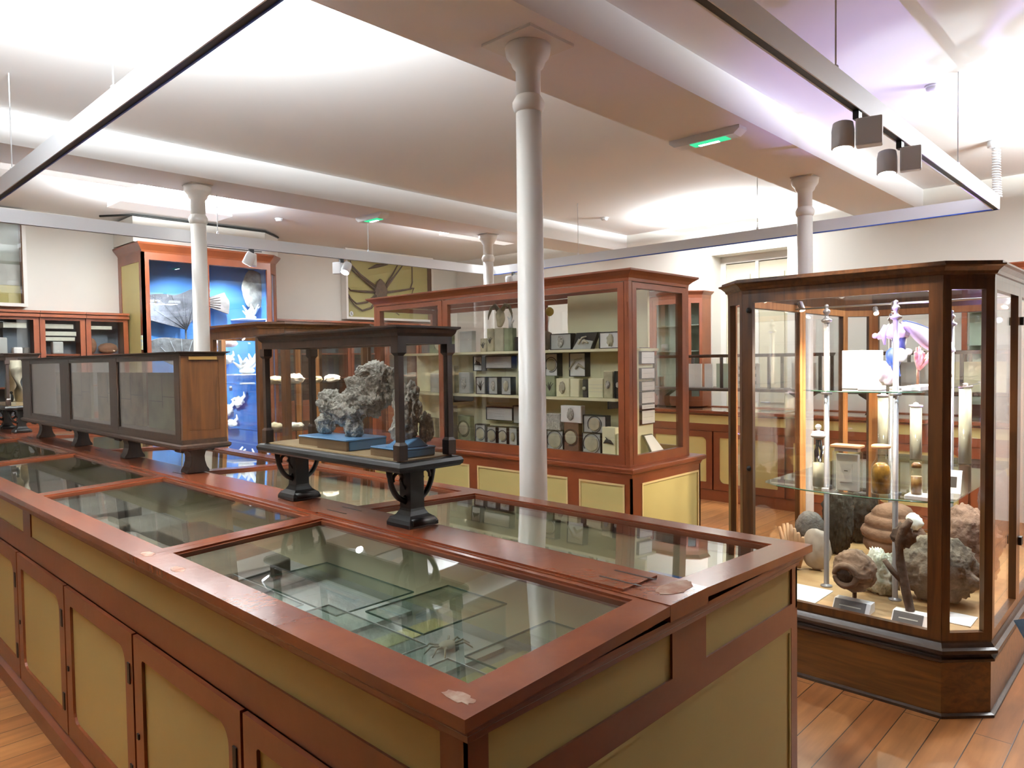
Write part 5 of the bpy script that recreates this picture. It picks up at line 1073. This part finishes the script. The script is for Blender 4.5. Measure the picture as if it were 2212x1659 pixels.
for i, (a, b, h, m, l) in enumerate(((1.60, 1.75, .17, MID, 'grey printed box at the bottom of the third wall cabinet'), (1.80, 1.88, .07, CARD, 'small pale card in the third wall cabinet'), (1.89, 1.95, .07, DK, 'small dark specimen in the third wall cabinet'), (2.50, 2.58, .17, BROWN, 'brown pot in the rightmost small wall cabinet'), (2.60, 2.80, .12, BROWN, 'row of brownish fossils in the rightmost small wall cabinet'), (2.15, 2.25, .13, MID, 'grey jar in the second wall cabinet'))):
    mb = MB().box(a, b, 8.77, 8.87, 1.7355, 1.7355+h).bevel(.012, 2) if m is not BROWN else MB().blob(((a+b)/2, 8.82, 1.7355+h/2), ((b-a)/2, .045, h/2), .15, 2, 300+i, 3)
    solo('specimen', mb, m, l, 'specimen', 'small things in the wall cabinets')
# ------------------------------------------------------------------ framed wall cases
OLIVE = pbr('olive_backing', (.50, .43, .16), .7, var=.08, vscale=2)
def wall_frame(x0, x1, z0, z1, name, label, back):
    t = thing(name, label, 'framed wall case', ((x0+x1)/2, YW-.06, z0)); w = .035
    part('frame', MB().box(x0, x0+w, YW-.13, YW-.001, z0, z1).box(x1-w, x1, YW-.13, YW-.001, z0, z1).box(x0+w, x1-w, YW-.13, YW-.001, z0, z0+w).box(x0+w, x1-w, YW-.13, YW-.001, z1-w, z1), COLP, t)
    part('back_board', MB().box(x0+w, x1-w, YW-.025, YW-.001, z0+w, z1-w), back, t)
    part('inner_edge', MB().box(x0+w, x0+w+.008, YW-.12, YW-.026, z0+w, z1-w).box(x1-w-.008, x1-w, YW-.12, YW-.026, z0+w, z1-w).box(x0+w+.008, x1-w-.008, YW-.12, YW-.026, z1-w-.008, z1-w), BROWN, t)
    return t
t = wall_frame(5.90, 7.55, 2.235, 3.265, 'crab_panel', 'white-framed olive wall case with a giant long-legged crab', OLIVE)
part('glass_pane', MB().box(5.936, 7.514, YW-.115, YW-.111, 2.271, 3.229), GLASS, t)
part('round_label', MB().prism([(5.995+.032*math.cos(a), 2.315+.038*math.sin(a)) for a in [2*PI*i/20 for i in range(20)]], 'y', YW-.1105, YW-.109), WHITE, t); part('label_print', MB().tube([(5.985, YW-.1195, 2.335), (5.99, YW-.1195, 2.31), (6.005, YW-.1195, 2.295)], .003, 5), BLKF, t)
crab = thing('giant_crab', 'brown long-legged spider crab mounted in the olive wall case', 'crab', (6.56, YW-.06, 2.45))
CRB = pbr('crab_brown', (.17, .10, .06), .6, var=.45, vscale=14, bump=.4)
def cb(q): return Vector((q.x*(1-.35*max(0, q.z/.15)), q.y, q.z))
yb = YW-.062
part('carapace', MB().blob((6.56, yb, 2.70), (.125, .028, .16), .10, 2.2, 4, 4, cb), CRB, crab)
legs = [[(6.47, 2.74), (6.2, 2.90), (6.04, 3.03), (6.02, 3.12), (6.15, 3.17)], [(6.46, 2.70), (6.25, 2.83), (6.05, 2.96)], [(6.45, 2.66), (6.2, 2.655), (6.02, 2.66), (5.955, 2.72)], [(6.47, 2.61), (6.3, 2.50), (6.12, 2.47), (6.02, 2.54), (5.955, 2.64)], [(6.50, 2.57), (6.38, 2.42), (6.22, 2.37), (6.08, 2.45), (5.955, 2.60)],
        [(6.66, 2.74), (6.82, 2.92), (6.98, 3.10)], [(6.65, 2.76), (6.78, 2.94), (6.9, 3.12)], [(6.67, 2.67), (6.92, 2.71), (7.13, 2.75), (7.17, 2.85), (7.17, 3.10)], [(7.13, 2.755), (7.2, 2.77), (7.15, 2.66)], [(6.66, 2.60), (6.9, 2.5), (7.1, 2.38)], [(6.62, 2.57), (6.75, 2.42), (6.9, 2.33)]]
for L in legs:
    n = len(L); part('leg', MB().tube([(x, yb, z) for x, z in L], [.020-.012*i/(n-1) for i in range(n)], 7), CRB, crab)
part('claw', MB().tube([(6.34, yb, 3.0), (6.5, yb, 3.06), (6.70, yb, 3.10)], [.006, .030, .012], 8), CRB, crab)
part('mount_wire', MB().tube([(6.56, yb, 2.70), (6.56, YW-.0262, 2.70)], .006, 6), STEEL, crab)
t = wall_frame(.95, 1.975, 2.235, 3.25, 'wall_case', 'white-framed wall case at the left edge above the small cabinets', pbr('pale_green_back', (.30, .32, .26), .6))
part('lower_panel', MB().box(.986, 1.94, YW-.04, YW-.0255, 2.271, 2.46), pbr('yellow_band', (.42, .36, .12), .6), t); part('grey_panel', MB().box(.986, 1.94, YW-.04, YW-.0255, 2.461, 2.68), GREYB, t); part('glass_pane', MB().box(.986, 1.94, YW-.115, YW-.111, 2.271, 3.214), GLASS, t)
part('top_band', MB().box(.986, 1.94, YW-.04, YW-.0255, 3.13, 3.213), OLIVE, t)
# ------------------------------------------------------------------ counter and cases along the right wall
wx0, wy0, wy1 = 7.31, .55, 8.0
t = thing('wall_counter', 'long red-brown and cream counter running along the right wall', 'display counter', ((wx0+XW)/2, (wy0+wy1)/2, 0))
part('carcass', MB().box(wx0+.014, XW-.002, wy0, wy1, 0, .84), RED, t)
P, Q = (wx0, wy1), (wx0, wy0); L = wy1-wy0
face_band(P, Q, .84, .965, [(.1+1.24*k, 1.22+1.24*k) for k in range(6)], t)
part('tray', MB().box(wx0+.012, XW-.002, wy0, wy1, .8405, .975), CREAMI, t)
part('skirting', MB().seg(P, Q, 0, .12, .013, .006), RED, t); part('upper_rail', MB().seg(P, Q, .78, .84, .013), RED, t)
for k in range(9): arched_door(P, Q, .03+.82*k, .03+.82*k+.80, .125, .775, t, hinge=False)
part('top_frame', MB().box(wx0-.03, wx0+.07, wy0-.02, wy1, .9755, 1.005).box(XW-.10, XW-.002, wy0-.02, wy1, .9755, 1.005).box(wx0+.07, XW-.10, wy0-.02, wy0+.07, .9755, 1.005).box(wx0+.07, XW-.10, 3.15, 3.25, .9755, 1.005).box(wx0+.07, XW-.10, 5.8, 5.9, .9755, 1.005), RED, t)
part('glass_top', MB().box(wx0+.072, XW-.102, wy0+.072, 3.148, .992, .996).box(wx0+.072, XW-.102, 3.252, 5.798, .992, .996).box(wx0+.072, XW-.102, 5.902, wy1, .992, .996), GLASS, t)
for i, (y, l) in enumerate(((3.82, 'row of small white cards on the wall counter edge, left'), (3.66, 'row of small white cards on the wall counter edge, right'))):
    solo('label_card', MB().box(wx0-.02, wx0+.02, y-.06, y+.06, 1.0055, 1.009), CARD, l, 'label card', 'label cards on the wall counter')
# table-top glazed case on the wall counter
def desk_case(y0, y1, label):
    t = thing('desk_case', label, 'glass display case', (7.62, (y0+y1)/2, 1.0055), 'glazed dark cases on the wall counter')
    z0, z1 = 1.25, 1.635; R4 = rect(7.44, 7.80, y0, y1)
    part('base', MB().mould(R4, [(-.01, z0-.03), (.01, z0-.02), (.01, z0), (0, z0+.006)]), DARK, t)
    part('top_frame', MB().mould(R4, [(0, z1-.035), (.012, z1-.01), (.012, z1), (-.035, z1), (-.035, z1-.035)], cap=False), DARK, t)
    n = max(2, round((y1-y0)/.55))
    for k in range(n+1):
        y = y0+(y1-y0)*k/n; y = min(max(y, y0+.014), y1-.014)
        for x in (7.452, 7.788): part('post', MB().box(x-.012, x+.012, y-.014, y+.014, z0+.0065, z1-.0355), DARK, t)
    part('front_glass', MB().box(7.45, 7.453, y0+.03, y1-.03, z0+.007, z1-.036), GLASS, t)
    for fy in (y0+.25, y1-.25):
        part('pedestal', MB().prism([(fy-.07, 1.006), (fy+.07, 1.006), (fy+.045, 1.06), (fy+.045, 1.15), (fy+.13, 1.205), (fy+.13, z0-.031), (fy-.13, z0-.031), (fy-.13, 1.205), (fy-.045, 1.15), (fy-.045, 1.06)], 'x', 7.56, 7.68), DARK, t)
    return t
desk_case(2.75, 4.95, 'long glazed dark case on the wall counter in front of the recessed door'); desk_case(1.0, 2.55, 'glazed dark case on the wall counter seen through the octagonal case')
PG = pbr('pale_green_board', (.42, .50, .40), .7); GRID = pbr('grid_grey', (.22, .22, .21), .7)
for i, (a, b, m, l) in enumerate(((3.80, 3.97, PG, 'pale green board in the dark desk case, middle one'), (4.02, 4.12, CARD, 'narrow white sheet in the dark desk case'), (4.16, 4.45, CARD, 'wide white sheet with small specimens in the dark desk case'), (4.50, 4.66, PG, 'pale green board at the left of the dark desk case'), (2.85, 3.1, GREYB, 'pale grey rough board at the right of the dark desk case'), (1.2, 1.6, CREAMI, 'cream sheet in the right-hand desk case'), (1.75, 2.3, GREYB, 'wide grey sheet in the right-hand desk case'))):
    solo('mounted_board', MB().box(7.56, 7.58, a, b, 1.2565, 1.53), m, l, 'mounted board', 'boards in the dark desk cases')
t = thing('grid_card', 'white card with a grid of small grey squares in the dark desk case', 'mounted board', (7.57, 3.6, 1.2565))
part('card', MB().box(7.56, 7.58, 3.46, 3.74, 1.2565, 1.53), CARD, t)
for i in range(3):
    for k in range(3): part('grid_square', MB().box(7.558, 7.5598, 3.495+.085*i, 3.53+.085*i, 1.30+.08*k, 1.335+.08*k), GRID, t)
# tall chamfered wall cases standing on the wall counter
def tall_wall_case(y0, y1, label, zt_=2.42):
    xf = 7.83; c = .12; PL = [(xf, y1), (xf, y0+c), (xf+c, y0), (XW-.002, y0), (XW-.002, y1)]
    t = thing('tall_wall_case', label, 'display cabinet', ((xf+XW)/2, (y0+y1)/2, 1.006), 'tall red-brown glazed cases against the right wall'); zb_ = 1.0062
    part('base_rail', MB().mould(PL, [(0, zb_), (0, zb_+.07)]), RED, t)
    part('cornice', MB().mould(PL, [(0, zt_-.09), (.003, zt_-.05), (.03, zt_-.01), (.03, zt_)]), RED, t)
    n = max(1, round((y1-y0-c)/.5)); w = (y1-y0-c)/n
    for k in range(n):
        P, Q = (xf, y1-w*k-.002), (xf, y1-w*(k+1)+.002); s = part('sash_frame', sframe(P, Q, zb_+.0705, zt_-.0905, .045, .06, .05, .025), RED, t); part('glass_pane', spane(P, Q, zb_+.0705, zt_-.0905, .045, .06, .05, .012), GLASS, s)
    s = part('chamfer_frame', sframe(PL[1], PL[2], zb_+.0705, zt_-.0905, .035, .06, .05, .025), RED, t); part('glass_pane', spane(PL[1], PL[2], zb_+.0705, zt_-.0905, .035, .06, .05, .012), GLASS, s)
    part('back_board', MB().box(XW-.02, XW-.003, y0+.01, y1-.005, zb_+.0705, zt_-.0905), PG, t)
    for z in (1.36, 1.68, 2.0): part('shelf', MB().box(xf+.13, XW-.021, y0+.05, y1-.01, z, z+.012), PG, t)
    part('side_board', MB().seg(PL[2], PL[3], zb_+.0705, zt_-.0905, .02), RED, t)
    return t
tall_wall_case(4.36, 6.0, 'tall red-brown glazed wall case left of the recessed door'); tall_wall_case(.58, 1.60, 'tall red-brown glazed wall case at the right edge behind the octagonal case')
for i, (y, z, h, m, l) in enumerate(((4.62, 1.692, .24, MILK, 'tall milky jar in the tall wall case left of the door'), (4.95, 1.692, .09, GREYB, 'low domed grey specimen in the tall wall case left of the door'), (4.6, 1.372, .2, BROWN, 'brown jar on a low shelf of the tall wall case'), (5.3, 1.692, .2, MILK, 'milky jar farther left in the tall wall case'), (1.2, 1.692, .2, MILK, 'milky jar in the right-hand tall wall case'), (1.4, 1.372, .18, GREYB, 'grey jar in the right-hand tall wall case'))):
    solo('specimen_jar', MB().lathe([(.05, z+.0005), (.05, z+h*.9), (.035, z+h), (.0, z+h)], 8.06, y, 18), m, l, 'glass jar', 'jars in the tall wall cases')
# ------------------------------------------------------------------ person at the right edge
px, py = 2.025, .06
t = thing('person', 'person in a grey-blue jumper and blue jeans standing at the right edge', 'person', (px, py, 0))
SKIN = pbr('skin', (.55, .34, .25), .5); JEAN = pbr('blue_jeans', (.20, .30, .42), .85, var=.3, vscale=30, bump=.3, bscale=200); KNIT = pbr('grey_blue_knit', (.34, .40, .46), .9, var=.12, vscale=30, bump=.3, bscale=150); HAIR = pbr('brown_hair', (.06, .035, .02), .6, bump=.5, bscale=120); SHOE = pbr('dark_shoe', (.02, .02, .02), .5)
FA = -.55   # facing direction in plan
def W(f_, l, z): return (px+f_*math.cos(FA)-l*math.sin(FA), py+f_*math.sin(FA)+l*math.cos(FA), z)
def skinmesh(name, verts, edges, radii, mat, parent, sub=2, root=0):
    me = bpy.data.meshes.new(name); org = ORG[parent.name]
    me.from_pydata([tuple(Vector(v)-org) for v in verts], edges, []); o = bpy.data.objects.new(name, me); C.objects.link(o); o.parent = parent; ORG[o.name] = org
    md = o.modifiers.new('skin', 'SKIN'); md.use_smooth_shade = True
    for i, r in enumerate(radii):
        sv = me.skin_vertices[0].data[i]; sv.radius = (r, r) if not hasattr(r, '__len__') else r; sv.use_root = (i == root)
    s = o.modifiers.new('sub', 'SUBSURF'); s.levels = sub; s.render_levels = sub; me.materials.append(mat); return o
# body: pelvis, spine, neck, head, arms, hands, legs
V = [W(0, 0, .93), W(0, 0, 1.12), W(0, 0, 1.32), W(0, 0, 1.42), W(.01, 0, 1.50), W(.02, 0, 1.60),
     W(0, .17, 1.38), W(.02, .19, 1.20), W(.03, .21, 1.06), W(.10, .24, 1.02), W(.21, .17, 1.05), W(.27, .13, 1.07),
     W(0, -.17, 1.38), W(.0, -.23, 1.20), W(.03, -.25, 1.07), W(.14, -.20, 1.05), W(.23, -.12, 1.08), W(.28, -.08, 1.10),
     W(.0, .09, .88), W(.02, .10, .50), W(-.01, .10, .12), W(.0, -.09, .88), W(-.02, -.10, .50), W(-.04, -.10, .12)]
E_ = [(0, 1), (1, 2), (2, 3), (3, 4), (4, 5), (3, 6), (6, 7), (7, 8), (8, 9), (9, 10), (10, 11), (3, 12), (12, 13), (13, 14), (14, 15), (15, 16), (16, 17), (0, 18), (18, 19), (19, 20), (0, 21), (21, 22), (22, 23)]
R_ = [.14, .12, .14, .09, .055, .085, .055, .045, .042, .038, .03, .032, .055, .045, .042, .038, .03, .032, .085, .058, .042, .085, .058, .042]
skinmesh('body', V, E_, R_, SKIN, t)
skinmesh('jumper', [W(0, 0, .86)]+V[1:4]+V[6:10]+V[12:16], [(0, 1), (1, 2), (2, 3), (3, 4), (4, 5), (5, 6), (6, 7), (3, 8), (8, 9), (9, 10), (10, 11)], [.185, .15, .165, .105, .072, .062, .060, .052, .072, .062, .060, .052], KNIT, t)
skinmesh('jeans', [W(0, 0, .95)]+V[18:20]+[W(-.01, .10, .10)]+V[21:23]+[W(-.04, -.10, .10)], [(0, 1), (1, 2), (2, 3), (0, 4), (4, 5), (5, 6)], [.14, .105, .075, .062, .105, .075, .062], JEAN, t)
hd_ = MB().blob(W(.02, 0, 1.635), (.085, .08, .115), .03, 1.5, 3, 4).blob(W(.115, 0, 1.615), (.018, .014, .022), .05, 1, 2, 2).blob(W(.0, .082, 1.62), (.018, .012, .03), .05, 1, 2, 2).blob(W(.0, -.082, 1.62), (.018, .012, .03), .05, 1, 2, 2)
part('head', hd_, SKIN, t); part('mouth', MB().blob(W(.098, 0, 1.575), (.008, .024, .006), .05, 1, 2, 2), pbr('lips', (.4, .15, .13), .5), t)
for s in (1, -1): part('eye', MB().blob(W(.092, s*.032, 1.645), (.009, .012, .008), .02, 1, 2, 2), DK, t)
part('hair', MB().blob(W(-.012, 0, 1.665), (.095, .09, .112), .08, 2.5, 6, 4), HAIR, t)
for side, wr, d0 in ((1, W(.27, .13, 1.07), .13), (-1, W(.28, -.08, 1.10), -.08)):
    w0 = Vector(wr); fw = Vector((math.cos(FA), math.sin(FA), .1)); lt = Vector((-math.sin(FA), math.cos(FA), 0)); up = Vector((0, 0, 1))
    vs = [w0, w0+fw*.055]; es = [(0, 1)]; rs = [.024, (.034, .018)]
    for q in range(4):
        b = w0+fw*.075+lt*(.027-.018*q); k = len(vs); L = [.03, .035, .033, .026][q]
        vs += [b, b+fw*L, b+fw*(L*1.5)-up*.012-lt*side*.008, b+fw*(L*1.6)-up*.03-lt*side*.012]; es += [(1, k), (k, k+1), (k+1, k+2), (k+2, k+3)]; rs += [.010, .009, .0085, .007]
    k = len(vs); vs += [w0+fw*.03-lt*side*.03+up*.01, w0+fw*.055-lt*side*.042+up*.018, w0+fw*.08-lt*side*.045+up*.016]; es += [(0, k), (k, k+1), (k+1, k+2)]; rs += [.012, .010, .008]
    skinmesh('hand', vs, es, rs, SKIN, t, 1)
for s in (1, -1):
    part('shoe', MB().tube([W(-.07, s*.10, .045), W(0, s*.10, .05), W(.08, s*.105, .04), W(.16, s*.11, .03)], [.038, .045, .044, .026], 12), SHOE, t)
# ------------------------------------------------------------------ lamps inside the cases
def case_lamp(parent, x, y, z, power, col, target, ang=1.6, name='case_lamp', size=.02):
    d = (Vector(target)-Vector((x, y, z))).normalized()
    from mathutils import Matrix
    q = d.to_track_quat('-Z', 'Y').to_matrix().to_4x4(); M = Matrix.Translation((x, y, z)) @ q
    hb = MB().lathe([(.010, .05), (.017, .045), (.019, .0), (.019, -.012)], 0, 0, 16); fb = MB().lathe([(.0165, -.0135), (.0165, -.0122)], 0, 0, 16)
    for m in (hb, fb):
        for v in m.bm.verts: v.co = M @ v.co
    h = part(name, hb, STEEL, parent); part('lens', fb, emat('lens_%02d%02d%02d' % tuple(int(c*20) for c in col), col, 6), h)
    o = light('case_lamp_light', 'SPOT', Vector((x, y, z))+d*.02, power, col, size, spot=ang, blend=.6); aim(o, target)
    return o
WARM = (1, .80, .58); COOL = (.80, .88, 1); LIL = (.52, .34, 1)
zc = 1.90
case_lamp(oc, 3.62, .86, zc, 14, COOL, (4.1, 1.15, .6)); case_lamp(oc, 3.62, 1.62, zc, 39, WARM, (4.3, 1.2, .5)); case_lamp(oc, 5.40, .86, zc, 34, WARM, (4.4, 1.4, .6)); case_lamp(oc, 5.40, 1.62, zc, 39, WARM, (4.3, 1.1, .7))
case_lamp(oc, 4.55, 1.80, zc, 34, WARM, (4.2, 1.2, .4)); case_lamp(oc, 4.55, .70, zc, 16, COOL, (4.2, 1.3, .5))
sl = thing('small_lamp', 'little upturned lamp with lilac light at the back of the lower glass shelf', 'lamp', (5.235, 1.125, LS))
part('lamp_foot', MB().lathe([(.022, LS), (.022, LS+.008), (.012, LS+.012)], 5.235, 1.125, 16), BLK, sl)
case_lamp(sl, 5.235, 1.125, LS+.072, 90, (.55, .38, 1), (4.75, 1.0, 3.27), 1.15, 'lamp_head', .006)
o = case_lamp(sl, 5.26, 1.16, LS+.072, 60, (1, .95, 1), (4.6, 1.10, 3.27), .5, 'lamp_head', .006)
sl2 = thing('small_lamp', 'little lilac lamp lighting the knobbly head on the upper glass shelf', 'lamp', (4.62, 1.02, US))
part('lamp_foot', MB().lathe([(.018, US), (.018, US+.006), (.010, US+.01)], 4.62, 1.02, 16), BLK, sl2)
case_lamp(sl2, 4.62, 1.02, US+.075, 5, LIL, (4.2, 1.12, 1.68), 1.3, 'lamp_head', .01)
case_lamp(oc, 3.64, 1.25, zc, 22, LIL, (4.3, 1.05, 1.68), .9)
case_lamp(oc2, 3.0, 5.5, 1.84, 24, WARM, (3.4, 5.8, 1.2)); case_lamp(oc2, 3.75, 5.5, 1.84, 24, WARM, (3.3, 5.8, 1.2)); case_lamp(oc2, 3.1, 6.4, 1.84, 10, WARM, (3.5, 5.8, 1.0))
part('added_lamp_bar', MB().tube([(4.5, .68, 1.895), (4.5, 1.82, 1.895)], .006, 8), STEEL, oc)  # added only to carry the invented centre lamp
case_lamp(oc, 4.5, 1.25, 1.86, 75, WARM, (4.5, 1.25, .3), 2.9, 'added_centre_lamp', .03)  # invented lamp, added to brighten the inner faces of the posts
bc = bpy.data.objects['blue_lined_cabinet']
case_lamp(bc, 3.08, 8.42, 2.30, 18, (.75, .88, 1), (3.3, 8.95, 1.9), 2.2); case_lamp(bc, 3.35, 8.40, 2.80, 32, (.75, .88, 1), (3.6, 8.9, 1.6), 2.0)
case_lamp(bc, 4.0, 8.40, 2.80, 48, (.75, .88, 1), (4.1, 8.9, 1.6), 2.0); case_lamp(bc, 4.40, 8.46, 2.10, 24, (.8, .9, 1), (4.1, 8.9, 1.2), 2.4); case_lamp(bc, 3.9, 8.40, 1.30, 16, (.8, .9, 1), (4.15, 8.9, .9), 2.6)
# ------------------------------------------------------------------ camera, lights, view
cam = bpy.data.cameras.new('camera'); co = bpy.data.objects.new('camera', cam); C.objects.link(co)
yaw, pit, roll = 0.76162565, 0.03300365, 0.01386095
f = Vector((math.cos(yaw)*math.cos(pit), math.sin(yaw)*math.cos(pit), -math.sin(pit)))
r = f.cross(Vector((0, 0, 1))).normalized(); dn = f.cross(r)
r2 = r*math.cos(roll) + dn*math.sin(roll); d2 = -r*math.sin(roll) + dn*math.cos(roll)
from mathutils import Matrix
M = Matrix((( r2.x, -d2.x, -f.x, 0), (r2.y, -d2.y, -f.y, 0), (r2.z, -d2.z, -f.z, 1.6), (0, 0, 0, 1)))
co.matrix_world = M
cam.sensor_fit = 'HORIZONTAL'; cam.sensor_width = 36; cam.lens = 1547.44/2212*36; cam.clip_start = .02; cam.clip_end = 60
sc = bpy.context.scene; sc.camera = co
PW = [250, 210, 1350, 500, 115, 135]
DOWN = [14, 20, 14, 40, 14, 20]
for i, (x, y, z, sx, sy) in enumerate(TRAYS):
    light('tray_light', 'AREA', (x, y, z), PW[i], (.90, .97, 1), sx, sy, (PI, 0, 0))
    if DOWN[i]: light('tray_light_down', 'AREA', (x, y, z-.09), DOWN[i], (.95, .98, 1), sx, sy, (0, 0, 0))
w = bpy.data.worlds.new('world'); sc.world = w; w.use_nodes = True
w.node_tree.nodes['Background'].inputs[0].default_value = (.9, .9, 1, 1); w.node_tree.nodes['Background'].inputs[1].default_value = .02
for i, (p, dr) in enumerate(SPOTS):
    o = light('track_spot_light', 'SPOT', p, [42, 42, 34, 34, 10][i], (1, .93, .84), .03, spot=1.1, blend=.5)
    tg = [(4.1, 1.25, 1.1), (4.6, 1.2, 1.0), None, None, None][i]
    aim(o, tg if tg else p+dr)
sc.view_settings.view_transform = 'Standard'; sc.view_settings.look = 'None'; sc.view_settings.gamma = 1; sc.view_settings.exposure = 1.1
sc.view_settings.use_curve_mapping = False
cy = sc.cycles; cy.transparent_max_bounces = 48; cy.max_bounces = 8; cy.diffuse_bounces = 4; cy.glossy_bounces = 4; cy.transmission_bounces = 8
cy.sample_clamp_indirect = 6; cy.caustics_reflective = False; cy.caustics_refractive = False
cy.use_denoising = True
